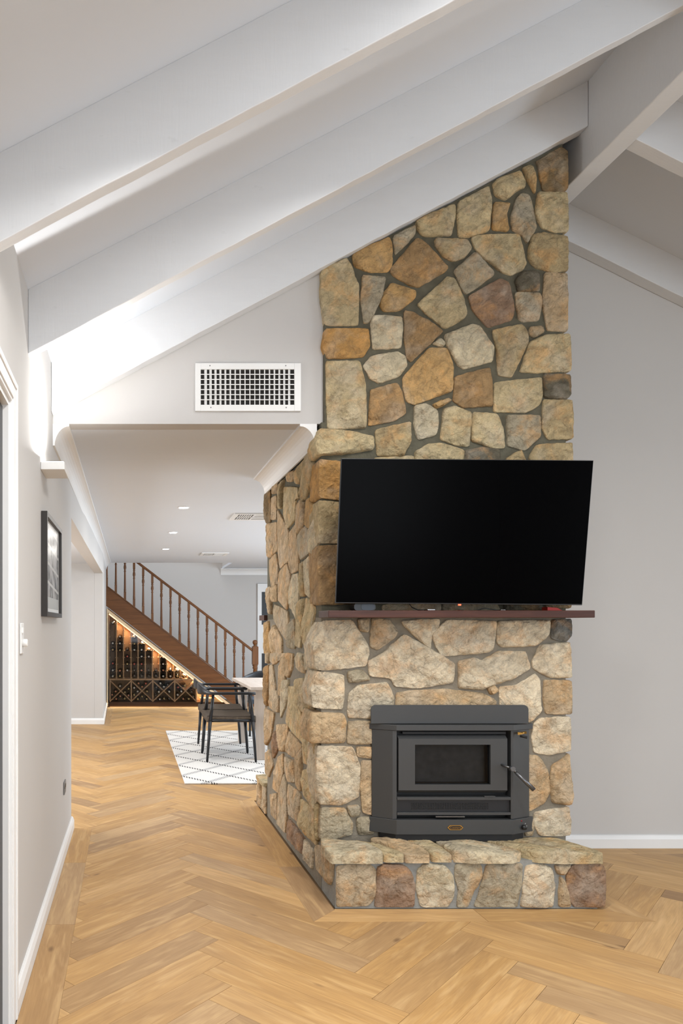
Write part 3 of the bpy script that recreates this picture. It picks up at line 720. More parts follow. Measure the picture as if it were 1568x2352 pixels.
# behind the television (mostly hidden): quoins seen at its left edge, then plain courses
Tf = [('O', [735,1055,862,1072,862,1140,820,1150,735,1142], Q), ('t', [733,1150,815,1158,860,1180,850,1245,734,1247], Q), ('B', [732,1254,860,1250,880,1300,865,1385,735,1388], Q),
 ('c', [880,1095,960,1085,990,1160,900,1180]), ('t', [975,1080,1110,1085,1100,1150,1010,1165]), ('g', [1120,1085,1210,1080,1225,1160,1120,1155]), ('c', [1230,1085,1312,1080,1312,1190,1240,1185], Q),
 ('o', [880,1195,990,1180,1010,1260,890,1270]), ('c', [1020,1180,1130,1170,1140,1250,1025,1270]), ('B', [1150,1175,1225,1175,1235,1270,1150,1260]), ('t', [1250,1200,1312,1200,1312,1290,1245,1290], Q),
 ('g', [895,1285,1000,1280,1010,1350,900,1380]), ('c', [1020,1285,1130,1270,1140,1360,1025,1370]), ('t', [1150,1280,1235,1285,1240,1370,1150,1360]), ('b', [1250,1305,1312,1300,1312,1395,1255,1395], Q),
 ('g', [880,1390,960,1375,1010,1372,1010,1404,880,1404]), ('g', [1020,1382,1135,1375,1150,1404,1020,1404]), ('d', [1160,1378,1240,1382,1245,1404,1160,1404])]
trace(fire, 0, 0, 1.0, YF, Tf, front_map(YF))
Cf = [('w', [100,115,265,110,310,180,355,250,360,290,345,365,100,390,65,380,50,250], Q), ('s', [300,104,360,100,355,175,312,165]), ('s', [380,100,470,106,525,170,500,210,410,275,370,260]),
 ('w', [550,112,760,105,750,150,712,190,708,275,560,140]), ('w', [800,110,1075,115,1060,270,1030,290,780,310,745,260,720,195]), ('w', [1090,115,1380,110,1372,190,1300,250,1110,260,1085,230]),
 ('n', [1395,110,1500,105,1500,190,1470,228,1390,210], Q), ('w', [360,340,450,290,560,190,840,350,835,460,640,490,510,480,490,435,370,425]), ('w', [870,340,960,320,1000,340,1090,285,1240,285,1270,380,1170,440,1060,470,1000,498,870,490]),
 ('w', [1285,340,1330,250,1490,235,1500,430,1380,430,1290,380], Q), ('w', [70,400,220,420,222,520,210,610,50,600,40,500], Q), ('g', [245,400,325,390,370,445,250,460]),
 ('w', [250,530,300,480,465,462,500,540,495,650,350,660,245,655]), ('k', [520,520,600,505,780,500,1000,520,1075,560,1075,640,515,640]), ('k', [1030,490,1065,475,1090,505,1050,528]),
 ('w', [1100,485,1195,480,1300,410,1325,450,1330,620,1270,680,1150,675,1105,600]), ('k', [1350,450,1500,452,1503,635,1360,635,1348,540], Q)]
trace(fire, 700, 1380, 2.45, YF, Cf, front_map(YF))
Df = [('k', [40,85,190,85,205,130,200,230,30,230,25,150], Q), ('s', [220,128,330,125,345,180,340,235,215,235]), ('w', [65,250,240,255,275,350,270,500,180,542,75,535,60,400], Q), ('k', [262,252,345,258,345,308,265,300]),
 ('k', [285,325,350,325,350,590,290,580,280,440]), ('w', [1150,140,1180,110,1330,105,1330,270,1220,290,1150,280,1140,200], Q), ('k', [1080,290,1170,300,1215,370,1232,470,1200,530,1130,572,1080,560]),
 ('k', [1240,350,1325,290,1338,500,1325,540,1240,530,1230,440], Q), ('w', [1155,580,1325,555,1330,695,1180,695,1150,640], Q), ('g', [85,560,200,562,240,640,235,690,130,715,80,715], Q), ('g', [262,610,340,605,345,690,270,690]),
 ('s', [1105,610,1145,620,1140,695,1105,695]), ('g', [212,552,268,545,275,592,232,600])]
trace(fire, 700, 1600, 2.1778, YF, Df, front_map(YF))
# left flank: traced on the side plane
XS = 0.985
def side_map(u, v, out): return Vector((XS-out, u, v))
r2 = random.Random(9)
def side(parent, ox, oy, sc, items):
    for t, pts in items:
        out = []
        for i in range(0, len(pts), 2):
            px, py = ox+pts[i]/sc, oy+pts[i+1]/sc
            s = (px-CX)/0.974; zz = H-(py-CY)/s; out.append((F/s if zz < 0.27 else max(F/s, 3.745), zz))
        stone(parent, out[::-1], side_map, t, 0.045, r2.random()*0.006, 1.1)
Es = [('t', [485,240,555,165,575,280,555,480,510,640,460,710,440,560,460,400,480,290]), ('t', [375,400,475,262,450,380,425,520,385,510,370,450]), ('k', [285,440,365,380,355,490,300,500]),
 ('t', [208,530,265,482,240,640,250,780,205,790,195,620]), ('c', [275,560,410,570,415,690,385,700,380,900,300,1000,260,860,262,680]), ('k', [145,560,200,512,188,620,150,630]),
 ('b', [70,620,115,600,120,930,80,945,64,850]), ('k', [130,680,180,655,180,900,145,910,125,850]), ('k', [395,760,450,700,475,740,470,940,410,1060,385,1000,390,860]),
 ('o', [500,710,530,680,590,780,575,880,525,1000,485,960,490,830]), ('k', [195,810,290,990,310,1050,310,1350,220,1430,200,1250]), ('k', [90,960,185,940,190,1240,110,1320,84,1300]),
 ('k', [320,1060,383,970,398,1100,415,1200,415,1450,340,1490,312,1380,318,1200]), ('g', [410,1080,490,990,510,1020,530,1270,440,1340,405,1200]), ('p', [520,1060,600,880,640,960,655,1150,575,1280,540,1250]),
 ('p', [470,1370,545,1300,540,1480,555,1770,490,1700]), ('t', [425,1400,462,1370,475,1600,485,1730,445,1740,430,1560]), ('k', [110,1350,178,1280,198,1420,193,1600,130,1630,110,1480]),
 ('k', [215,1480,290,1390,330,1520,325,1640,290,1880,205,1780,200,1600]), ('p', [355,1510,410,1500,428,1640,390,1980,320,1800,312,1700]), ('k', [130,1650,185,1620,185,1790,135,1790]),
 ('k', [95,1650,122,1640,130,1880,127,1930,100,1920]), ('s', [165,1830,300,1905,308,2000,300,2230,215,2100,160,2000,150,1900]), ('c', [395,2000,430,1800,485,1765,468,1950,438,2290,385,2270]),
 ('c', [478,1950,500,1760,568,1800,588,1900,560,2050,545,2352,460,2230]), ('o', [55,2030,98,2015,103,2150,118,2352,58,2352]), ('k', [127,2130,158,2050,238,2200,238,2352,130,2352]), ('g', [312,2040,368,1990,383,2250,370,2300,312,2290])]
side(fire, 590, 1000, 4.705, Es)
Fs = [('s', [53,78,88,78,83,160,53,160]), ('s', [97,78,193,78,185,130,120,175,92,140]), ('k', [202,78,288,84,280,200,250,285,215,240,203,130]), ('p', [305,120,335,78,378,95,383,250,332,220]),
 ('p', [387,76,450,82,505,190,500,232,390,218]), ('k', [165,200,195,150,213,260,222,300,205,440,162,440]), ('s', [87,190,113,180,128,300,138,400,118,570,87,540]), ('B', [52,200,80,182,75,530,52,520]),
 ('p', [207,320,250,310,240,480,182,640,180,500]), ('c', [250,370,300,375,348,560,368,690,366,850,280,755,228,675,247,500]), ('c', [320,310,378,295,386,480,380,590,342,560,322,440]),
 ('t', [395,260,460,270,470,540,455,740,400,730,395,500]), ('s', [140,400,163,470,168,590,122,580,130,450]), ('k', [47,560,128,600,100,800,62,880,47,720]), ('k', [157,700,248,700,235,920,192,930,157,820]),
 ('k', [260,760,366,890,300,980,242,940,242,820]), ('r', [102,870,145,750,168,890,120,990]), ('c', [380,790,440,790,438,1050,380,1030,372,900]), ('c', [450,830,518,870,523,1160,450,1080,446,950]),
 ('k', [310,985,366,900,350,1280,312,1220,303,1000]), ('s', [217,980,290,1015,303,1200,242,1190,217,1090]), ('k', [160,990,203,950,203,1120,160,1290,112,1250,132,1110]), ('k', [52,950,88,920,118,1050,80,1150,52,1120]),
 ('c', [375,1100,420,1090,513,1190,500,1330,475,1450,380,1310,357,1190]), ('s', [252,1222,350,1300,338,1550,252,1480,240,1330]), ('s', [165,1300,213,1130,232,1240,235,1500,222,1640,152,1560]), ('k', [92,1310,150,1300,148,1530,102,1480]),
 ('c', [357,1350,488,1460,498,1560,488,1750,410,1660,352,1560]), ('r', [257,1525,382,1690,378,1825,237,1690,242,1560]), ('w', [390,1700,455,1790,448,1950,390,1880]), ('t', [505,1410,560,1430,568,1730,500,1720]),
 ('s', [478,1770,500,1750,628,1815,618,2040,600,2090,492,1955])]
side(fire, 590, 1480, 3.795, Fs)
# mortar core (one solid built up of the joints)
mb = MB(); zt = lambda X: zbl(X)-0.004
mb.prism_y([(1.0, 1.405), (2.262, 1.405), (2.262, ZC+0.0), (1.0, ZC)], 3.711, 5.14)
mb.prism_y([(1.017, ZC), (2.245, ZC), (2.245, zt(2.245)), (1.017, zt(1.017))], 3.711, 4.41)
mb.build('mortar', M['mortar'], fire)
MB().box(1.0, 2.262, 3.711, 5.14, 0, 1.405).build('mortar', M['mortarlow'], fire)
# hearth
hearth = MB().box(1.0, 2.262, 3.461, 3.704, 0.0, 0.232).build('hearth', M['mortargrey'], fire)
Hf = [('s', [162,850,320,840,355,870,350,1000,320,1045,162,1050]), ('r', [365,860,400,840,490,845,525,870,550,940,545,1057,352,1052,362,950]), ('p', [567,870,600,840,700,845,740,900,743,1000,715,1055,580,1058,562,960]),
 ('g', [757,842,878,838,888,900,850,960,815,1058,762,1058,772,960,752,900]), ('g', [912,845,1088,838,1083,940,1060,1056,852,1058,882,960]), ('w', [1110,850,1190,842,1235,860,1250,950,1240,1052,1082,1056,1097,950]),
 ('k', [1277,900,1300,925,1333,1060,1272,1058]), ('s', [1255,843,1328,840,1298,890,1265,885]), ('r', [1342,845,1488,842,1504,870,1502,1058,1347,1060,1312,980,1312,900])]
for it in Hf:
    w2 = [P(700+it[1][i]/2.1778, 1600+it[1][i+1]/2.1778, 3.452) for i in range(0, len(it[1]), 2)]
    stone(hearth, [(p.x, max(0.012, p.z)) for p in w2], front_map(3.452), it[0], 0.05 if it is not Hf[-1] else 0.2, 0.004)
# corner stone flank of the hearth and its slab tops

def slab(poly, z0, z1, tint):       # capstone: outline in plan, seen from above
    stone(hearth, poly, lambda u, v, out: Vector((u, v, z1-0.012+out)), tint, back=z1-z0-0.012, proud=0.004, rough=0.8)
YS = 3.437
slab([(0.975, YS), (1.215, YS), (1.225, YS+0.03), (1.20, YS+0.14), (1.14, YS+0.20), (1.0, YS+0.27), (0.972, YS+0.14)], 0.224, 0.284, 'p')
slab([(1.232, YS+0.008), (1.318, YS+0.006), (1.325, YS+0.05), (1.29, YS+0.12), (1.22, YS+0.20), (1.165, YS+0.235), (1.155, YS+0.20), (1.215, YS+0.13)], 0.228, 0.280, 'c')
slab([(1.335, YS+0.004), (1.44, YS+0.002), (1.452, YS+0.05), (1.43, YS+0.15), (1.36, YS+0.25), (1.25, YS+0.25), (1.24, YS+0.21), (1.31, YS+0.12)], 0.226, 0.281, 'k')
slab([(1.462, YS+0.01), (1.552, YS+0.006), (1.555, YS+0.16), (1.53, YS+0.25), (1.40, YS+0.25), (1.445, YS+0.13)], 0.228, 0.277, 'c')
slab([(1.572, YS+0.02), (1.65, YS), (1.83, YS), (1.895, YS+0.03), (1.888, YS+0.10), (1.80, YS+0.19), (1.76, YS+0.25), (1.57, YS+0.25), (1.565, YS+0.1)], 0.224, 0.284, 'p')
slab([(1.915, YS+0.07), (1.97, YS+0.01), (2.08, YS-0.004), (2.272, YS), (2.278, YS+0.06), (2.235, YS+0.17), (2.20, YS+0.262), (1.80, YS+0.262), (1.83, YS+0.2)], 0.224, 0.286, 'c')
# hearth of the far side, just showing past the flank
bh = MB().box(1.0, 2.262, 5.14, 5.43, 0, 0.22).build('rear_hearth', M['mortar'], fire)
for k, (ya, yb, za, zb) in enumerate(((5.16, 5.29, 0.01, 0.21), (5.30, 5.45, 0.01, 0.21))):
    stone(bh, [(yb, za), (ya, za), (ya, zb), (yb, zb)][::-1], side_map, 'k' if k else 's', 0.05)
stone(bh, [(0.975, 5.16), (1.5, 5.16), (1.5, 5.45), (0.975, 5.45)], lambda u, v, out: Vector((u, v, 0.235+out)), 'c', 0.03)
stone(bh, [(1.52, 5.16), (2.25, 5.16), (2.25, 5.45), (1.52, 5.45)], lambda u, v, out: Vector((u, v, 0.235+out)), 'k', 0.03)

# ================================================================ mantels
mb = MB().box(0.987, 2.298, 3.533, 3.712, 1.402, 1.4375)
tag(mb.build('mantel_shelf', M['mantel'], bevel=0.0025), 'dark red-brown timber mantel shelf on the stone chimney below the television', 'shelf')
zm = H-(1426-CY)/309; 
tag(MB().box(0.975, 2.28, 5.142, 5.325, 1.400, 1.438).build('rear_mantel_shelf', M['mantel'], bevel=0.0025), 'brown timber mantel end sticking out behind the chimney, far left edge', 'shelf')
# ================================================================ television
tv = thing('television', 'large black flat-screen television mounted on the stone chimney, tilted slightly downwards', 'television', (1.635, 3.548, 1.468))
o = MB().box(1.635-0.609, 1.635+0.609, 3.548, 3.560, 1.468, 1.468+0.702).build('bezel', M['black'], tv, bevel=0.0015)
MB().box(1.635-0.606, 1.635+0.606, 3.5465, 3.549, 1.474, 1.468+0.699).build('screen', M['screen'], tv)
MB().box(1.635-0.40, 1.635+0.40, 3.560, 3.600, 1.50, 1.90).build('back_housing', M['black'], tv, bevel=0.01)
mb = MB(); mb.box(1.45, 1.47, 3.600, 3.618, 1.55, 1.95); mb.box(1.80, 1.82, 3.600, 3.618, 1.55, 1.95); mb.box(1.40, 1.87, 3.618, 3.634, 1.70, 1.84)
mb.box(1.56, 1.71, 3.630, 3.72, 1.70, 1.82); mb.build('wall_bracket', M['stovedk'], tv)
MB().box(1.641-0.006, 1.641+0.006, 3.549, 3.556, 1.4620, 1.4685).build('standby_light', M['led'], tv)
tv.rotation_euler = (math.radians(6.4), math.radians(0.45), 0)
# things on the mantel
def roundbar(x0, x1, y0, y1, z0, z1, r, mb=None):
    mb = mb or MB(); pts = []
    for cx_, cz_, a0 in ((x1-r, z1-r, 0), (x0+r, z1-r, 90), (x0+r, z0+r, 180), (x1-r, z0+r, 270)):
        for i in range(5):
            a = math.radians(a0+22.5*i); pts.append((cx_+r*math.cos(a), cz_+r*math.sin(a)))
    return mb.prism_y(pts, y0, y1)
s_ = F/3.60
sp = thing('set_top_box', 'small rounded black media box on the mantel under the left of the television', 'media box', ((836-CX)/s_, 3.60, 1.4375))
roundbar((811-CX)/s_, (860-CX)/s_, 3.585, 3.655, 1.4385, 1.474, 0.014).build('case', M['black'], sp)
roundbar((827-CX)/s_, (857-CX)/s_, 3.583, 3.586, 1.441, 1.471, 0.012).build('front_panel', plain('blue_grey_plastic', (0.05, 0.062, 0.08), 0.4), sp)
tag(MB().box((974-CX)/s_, (991-CX)/s_, 3.56, 3.60, 1.4378, 1.4445).build('cable_adapter', M['chrome'], bevel=0.002), 'tiny silver cable adapter on the mantel beside the black media box', 'adapter')
tag(MB().box((1143-CX)/s_, (1153-CX)/s_, 3.57, 3.60, 1.4378, 1.443).build('cable_plug', M['chrome'], bevel=0.002), 'tiny silver plug on the mantel right of the red standby light', 'plug')
mb = MB(); pts = [Vector(((974-CX)/s_, 3.60, 1.440)), Vector(((965-CX)/s_, 3.63, 1.442)), Vector(((955-CX)/s_, 3.65, 1.455)), Vector(((948-CX)/s_, 3.66, 1.48))]
mb.sweep(pts, [0.005]*4, [0.005]*4); tag(mb.build('cable', M['black']), 'thin black cable rising from the silver adapter behind the television', 'cable')
mb = MB(); pts = [Vector(((1100+10*i-CX)/s_, 3.61+0.01*math.sin(i), 1.4405+0.010*max(0, math.sin(i*0.9)))) for i in range(6)]
mb.sweep(pts, [0.004]*6, [0.004]*6); tag(mb.build('cable', M['black']), 'thin black cable lying on the mantel left of the silver plug', 'cable')
o = MB().prism_y([((1257-CX)/s_, 1.4378), ((1292-CX)/s_, 1.4378), ((1280-CX)/s_, 1.452), ((1257-CX)/s_, 1.456)], 3.60, 3.65).build('red_card', M['red'], bevel=0.001)
tag(o, 'small bright red card on the mantel under the right end of the television', 'card')

# ================================================================ wood heater
ht = thing('wood_heater', 'charcoal steel inbuilt wood heater with glass door, standing on the stone hearth', 'heater', (1.665, 3.66, 0.28))
YH = 3.63; SH = F/YH; YB = 3.70
def hx(c): return (830+c/3.824-CX)/SH
def hz(c): return H-(1600+c/3.824-CY)/SH
def bay(xl, xfl, xfr, xr, yf, yb): return [(xl, yb), (xl, yb-0.006), (xfl, yf), (xfr, yf), (xr, yb-0.006), (xr, yb)]
XL, XFL, XFR, XR = 1.243, 1.358, 1.950, 2.083
# back plate with rounded top corners
x0, x1, z0, z1 = 1.240, 2.043, hz(245), hz(80); r = 0.025   # plate
pts = [(x0, z0), (x1, z0)]
for cx_, a0 in ((x1-r, 0), (x0+r, 90)):
    for i in range(7):
        a = math.radians(a0+15*i); pts.append((cx_+r*math.cos(a), z1-r+r*math.sin(a)))
MB().prism_y(pts, 3.662, 3.670).build('back_plate', M['stove'], ht, bevel=0.001)
MB().prism_z(bay(XL, XFL, XFR, XR, YH, 3.70), hz(300), hz(250)).build('top_ledge', M['stove'], ht, bevel=0.002)
MB().prism_z(bay(XL, XFL, XFR, XR, YH, 3.70), hz(1213), hz(1083)).build('base_plinth', M['stove'], ht, bevel=0.002)
MB().prism_z(bay(XL+0.05, XFL, XFR, XR-0.05, YH+0.012, 3.70), 0.268, hz(1213)-0.0005).build('foot_plate', M['stovedk'], ht)
mb = MB(); mb.prism_z([(XL+0.012, 3.70), (XL+0.012, 3.692), (XFL-0.015, YH+0.012), (XFL+0.006, YH+0.012), (XFL+0.006, 3.70)], hz(1083)+0.0005, hz(300)-0.0005)
mb.build('side_panel', M['stove'], ht, bevel=0.0015)
mb = MB(); mb.prism_z([(XFR-0.008, 3.70), (XFR-0.008, YH+0.012), (XFR+0.004, YH+0.012), (XR-0.02, 3.692), (XR-0.02, 3.70)], hz(1083)+0.0005, hz(300)-0.0005)
mb.build('side_panel', M['stove'], ht, bevel=0.0015)
# dark surround behind the door
mb = MB(); mb.box(XFL+0.006, XFR-0.008, 3.694, 3.7, hz(1083)+0.0005, hz(775)); mb.box(XFL+0.006, hx(475), 3.69, 3.7, hz(775), hz(300)-0.001); mb.box(hx(1140), XFR-0.008, 3.69, 3.7, hz(775), hz(300)-0.001)
mb.box(hx(475), hx(1140), 3.69, 3.7, hz(425), hz(300)-0.001); mb.build('surround', M['stovedk'], ht)
# firebox, set deep in the masonry
mb = MB(); fx0, fx1, fz0, fz1 = hx(440), hx(1175), hz(800), hz(405)
mb.box(fx0, fx1, 3.9, 3.91, fz0, fz1); mb.box(fx0-0.01, fx0, 3.69, 3.91, fz0, fz1); mb.box(fx1, fx1+0.01, 3.69, 3.91, fz0, fz1); mb.box(fx0, fx1, 3.69, 3.91, fz1, fz1+0.01)
mb.build('firebox', M['firebrick'], ht)
mb = MB(); mb.box(fx0, fx1, 3.69, 3.91, fz0-0.01, fz0+0.012); mb.build('ash_bed', M['ash'], ht)
# door
dx0, dx1, dz0, dz1 = hx(330), hx(1287), hz(853), hz(347)
wx0, wx1, wz0, wz1 = hx(475), hx(1140), hz(775), hz(425)
mb = MB(); yd0, yd1 = YH+0.008, YH+0.04
mb.box(dx0, wx0, yd0, yd1, dz0+0.015, dz1-0.015); mb.box(wx1, dx1, yd0, yd1, dz0+0.015, dz1-0.015)
mb.box(wx0, wx1, yd0, yd1, wz1, dz1-0.015); mb.box(wx0, wx1, yd0, yd1, dz0+0.015, wz0)
for za, zb in ((dz1-0.015, dz1), (dz0+0.015, dz0)):
    mb.add([(dx0, yd0, za), (dx1, yd0, za), (dx1, yd0+0.02, zb), (dx0, yd0+0.02, zb), (dx0, yd1, za), (dx1, yd1, za), (dx1, yd1, zb), (dx0, yd1, zb)],
           [(0, 1, 2, 3), (4, 7, 6, 5), (0, 3, 7, 4), (1, 5, 6, 2), (3, 2, 6, 7)])
door = mb.build('door', M['stove'], ht)
MB().box(wx0-0.004, wx1+0.004, yd0+0.014, yd0+0.018, wz0-0.004, wz1+0.004).build('door_glass', M['stoveglass'], door)
# handle: pin, hub and angled grip
hp = Vector((hx(1262), yd0-0.004, hz(603))); hq = Vector((hx(1292), yd0-0.040, hz(622))); he = Vector((hx(1448), yd0-0.075, hz(792)))
mb = MB(); mb.tube((hx(1235), yd0+0.004, hz(600)), hq, 0.006, 0.006); mb.tube(hq-Vector((0.002, -0.012, 0)), hq+Vector((0, -0.012, 0)), 0.012, 0.012)
mb.tube(hq, hq.lerp(he, 0.18), 0.006, 0.007); mb.tube(hq.lerp(he, 0.18), he, 0.0085, 0.011, 14); mb.build('door_handle', M['steel'], door)
mb = MB(); mb.box(XFL+0.007, XFR-0.009, YH+0.010, 3.70, hz(914), hz(888)); mb.box(XFL+0.007, XFR-0.009, YH+0.010, 3.70, hz(1046), hz(1022)); mb.build('rail', M['stove'], ht, bevel=0.0015)
gp = MB().box(XFL+0.008, XFR-0.010, YH+0.022, 3.695, hz(1021), hz(915)).build('vent_panel', M['grille'], ht)
mb = MB(); gx0, gx1 = hx(455), hx(1140); nn = 46
for i in range(nn):
    for j in range(4):
        xa = gx0+(gx1-gx0)*i/nn; za = hz(998)+(hz(938)-hz(998))*j/4
        mb.box(xa, xa+(gx1-gx0)/nn*0.6, YH+0.0195, YH+0.0225, za, za+(hz(938)-hz(998))/4*0.6)
o = mb.build('vent_slots', M['stovedk'], ht); o['kind'] = 'stuff'
MB().box(hx(655), hx(910), YH+0.004, YH+0.02, hz(1062), hz(1052)).build('air_slide', M['steel'], ht)
MB().box(hx(1085), hx(1180), YH+0.006, YH+0.02, hz(887), hz(876)).build('latch_plate', M['stove'], ht)
MB().box(hx(380), hx(1295), YH+0.03, YH+0.045, hz(335), hz(318)).build('upper_slot', M['grille'], ht)
# brass air control on the right wing
bx = hx(1372); 
mb = MB(); mb.add([(bx, 3.630, hz(338)), (bx+0.045, 3.648, hz(332)), (bx+0.045, 3.648, hz(310)), (bx, 3.630, hz(312)), (bx+0.022, 3.628, hz(318)), (bx+0.022, 3.628, hz(330))],
   [(0, 5, 4, 3), (5, 1, 2, 4), (0, 1, 5), (3, 4, 2)]); mb.tube((bx+0.002, 3.634, hz(325)), (bx+0.046, 3.640, hz(318)), 0.004, 0.007)
mb.build('air_control', M['brass'], ht)
MB().tube((hx(1390), 3.63, hz(345)), (hx(1440), 3.615, hz(355)), 0.006, 0.007).build('control_pin', M['stovedk'], ht)
kn = MB().lathe([(0.012, 0), (0.013, -0.014), (0.010, -0.022), (0.004, -0.023)], (2.015, 3.664, hz(1160)), 'Y').build('fan_knob', M['black'], ht)
MB().lathe([(0.004, 0), (0.004, -0.006), (0.001, -0.009)], (2.003, 3.660, hz(1104)), 'Y').build('indicator_light', plain('dark_red', (0.25, 0.01, 0.02), 0.3), ht)
mb = MB()
for i in range(7):
    a = math.radians(-30+i*40); mb.box(2.015+0.021*math.cos(a)-0.0012, 2.015+0.021*math.cos(a)+0.0012, 3.6655, 3.668, hz(1160)+0.021*math.sin(a)-0.0012, hz(1160)+0.021*math.sin(a)+0.0012)
mb.build('dial_marks', M['white'], ht)
bc = (hx(822), hz(1150)); 
hexp = [(-0.040, 0), (-0.028, -0.012), (0.028, -0.012), (0.040, 0), (0.028, 0.012), (-0.028, 0.012)]
bd = MB().prism_y([(bc[0]+x, bc[1]+z) for x, z in hexp], YH-0.003, YH).build('badge', M['brass'], ht)
MB().prism_y([(bc[0]+x*0.84, bc[1]+z*0.72) for x, z in hexp], YH-0.0036, YH-0.002).build('badge_field', M['stovedk'], bd)
fc = bpy.data.curves.new('badge_lettering', 'FONT'); fc.body = 'Coonara'; fc.size = 0.015; fc.align_x = 'CENTER'; fc.align_y = 'CENTER'; fc.extrude = 0.0003
ft = bpy.data.objects.new('badge_text_curve', fc); lm = bpy.data.meshes.new_from_object(ft); bpy.data.objects.remove(ft)
lm.name = 'badge_lettering'; lm.materials.clear(); lm.materials.append(M['brass'])
fo = bpy.data.objects.new('badge_lettering', lm); COL.objects.link(fo); fo.parent = bd
fo.location = Vector((bc[0], YH-0.0040, bc[1]))-ROOT[ht.name]; fo.rotation_euler = (math.radians(90), 0, 0)

# ================================================================ things on the walls and ceilings
# wall uplight
ul = thing('wall_light', 'white box-shaped uplight on the left wall, above the framed picture', 'wall light', (Xw(3.35), 3.354, 2.07))
xa = Xw(3.35)+0.0003; zt_ = 2.108; zb_ = 2.070
ya, yb = 3.25, 3.458; xb = xa+0.108
MB().box(xa, xb, ya, yb, zb_, 2.104).build('housing', M['white'], ul, bevel=0.0015)
MB().box(xa+0.006, xb-0.006, ya+0.006, yb-0.006, 2.1042, 2.107).build('lamp_diffuser', emit('uplight_diffuser', (1.0, 0.97, 0.90), 5), ul)
area('uplight_lamp', (xa+0.060, 3.262, 2.135), (194, -6, 0), 0.07, 0.035, 10.0, (1.0, 0.98, 0.95), 170)
# framed picture
pf = thing('picture_frame', 'black framed black-and-white photograph hanging on the left wall', 'picture', (Xw(3.6), 3.60, 1.64))
y0, y1, z0, z1 = 3.267, 3.930, 1.405, 1.885; tb = 0.022
xk = lambda y: Xw(y)+0.001
mb = MB()
def fb(ya, yb, za, zb, d): mb.prism_z([(xk(ya), ya), (xk(ya)+d, ya), (xk(yb)+d, yb), (xk(yb), yb)], za, zb)
fb(y0, y0+tb, z0, z1, 0.028); fb(y1-tb, y1, z0, z1, 0.028); fb(y0+tb, y1-tb, z1-tb, z1, 0.028); fb(y0+tb, y1-tb, z0, z0+tb, 0.028)
mb.build('frame', M['framebk'], pf, bevel=0.001)
mb = MB(); fb(y0+tb, y1-tb, z0+tb, z1-tb, 0.012); mb.build('mount', M['white'], pf)
mb = MB(); fb(y0+tb+0.03, y1-tb-0.03, z0+tb+0.02, z1-tb-0.02, 0.0135); mb.build('print', M['print'], pf)
# light switch and power point on the left wall
ls = thing('light_switch', 'small white dimmer switch on the left wall beside the door frame', 'switch', (Xw(2.69), 2.69, 1.32))
xs_ = Xw(2.69)+0.0005; MB().box(xs_, xs_+0.006, 2.655, 2.725, 1.258, 1.372).build('switch_plate', M['white'], ls, bevel=0.002)
MB().lathe([(0.015, 0), (0.015, 0.016), (0.012, 0.019)], (xs_+0.006, 2.69, 1.298), 'X').build('dimmer_knob', M['white'], ls)
MB().box(xs_+0.006, xs_+0.010, 2.68, 2.70, 1.335, 1.355).build('rocker', M['white'], ls)
pp = thing('power_point', 'small grey power point low on the left wall near the opening', 'power point', (Xw(4.34), 4.34, 0.386))
xs_ = Xw(4.34)+0.0005; MB().box(xs_, xs_+0.007, 4.29, 4.39, 0.350, 0.425).build('socket_plate', M['grey'], pp, bevel=0.002)
mb = MB(); mb.box(xs_+0.007, xs_+0.009, 4.305, 4.33, 0.385, 0.405); mb.box(xs_+0.007, xs_+0.009, 4.35, 4.375, 0.385, 0.405); mb.build('socket_insert', M['black'], pp)
# air grille on the bulkhead wall
def vp(px, py): return P(px, py, YV-0.012)
vg = thing('air_grille', 'rectangular white louvred air grille on the wall left of the chimney', 'air vent', tuple(vp(569.5, 944)))
a = vp(448, 944); b = vp(691, 834); c = vp(461, 929.5); d = vp(676, 848)
mb = MB(); yg0, yg1 = YV-0.012, YV-0.0005
mb.box(a.x, c.x, yg0, yg1, a.z, b.z); mb.box(d.x, b.x, yg0, yg1, a.z, b.z); mb.box(c.x, d.x, yg0, yg1, a.z, c.z); mb.box(c.x, d.x, yg0, yg1, d.z, b.z)
mb.build('grille_frame', M['white'], vg, bevel=0.0015)
MB().box(c.x, d.x, YV-0.0011, YV-0.0004, c.z, d.z).build('duct_backing', M['duct'], vg)
for i in range(1, 19):
    x = c.x+(d.x-c.x)*i/19; tl = 0.0045*(1-2*i/19)
    mb = MB(); t = 0.0022; yy0, yy1 = YV-0.0085, YV-0.0012
    mb.add([(x-t+tl, yy0, c.z), (x+t+tl, yy0, c.z), (x+t-tl, yy1, c.z), (x-t-tl, yy1, c.z), (x-t+tl, yy0, d.z), (x+t+tl, yy0, d.z), (x+t-tl, yy1, d.z), (x-t-tl, yy1, d.z)],
           [(0, 3, 2, 1), (4, 5, 6, 7), (0, 1, 5, 4), (1, 2, 6, 5), (2, 3, 7, 6), (3, 0, 4, 7)]); mb.build('upright_blade', M['white'], vg)
for i in range(1, 7):
    z = c.z+(d.z-c.z)*i/7; MB().box(c.x, d.x, YV-0.0115, YV-0.0088, z-0.0021, z+0.0021).build('cross_blade', M['white'], vg)
for px, py in ((482, 840), (656, 840), (484, 936), (657, 936)):
    q = vp(px, py); MB().lathe([(0.003, 0), (0.003, -0.002), (0.001, -0.003)], (q.x, yg0, q.z), 'Y', 8).build('screw', M['steel'], vg)
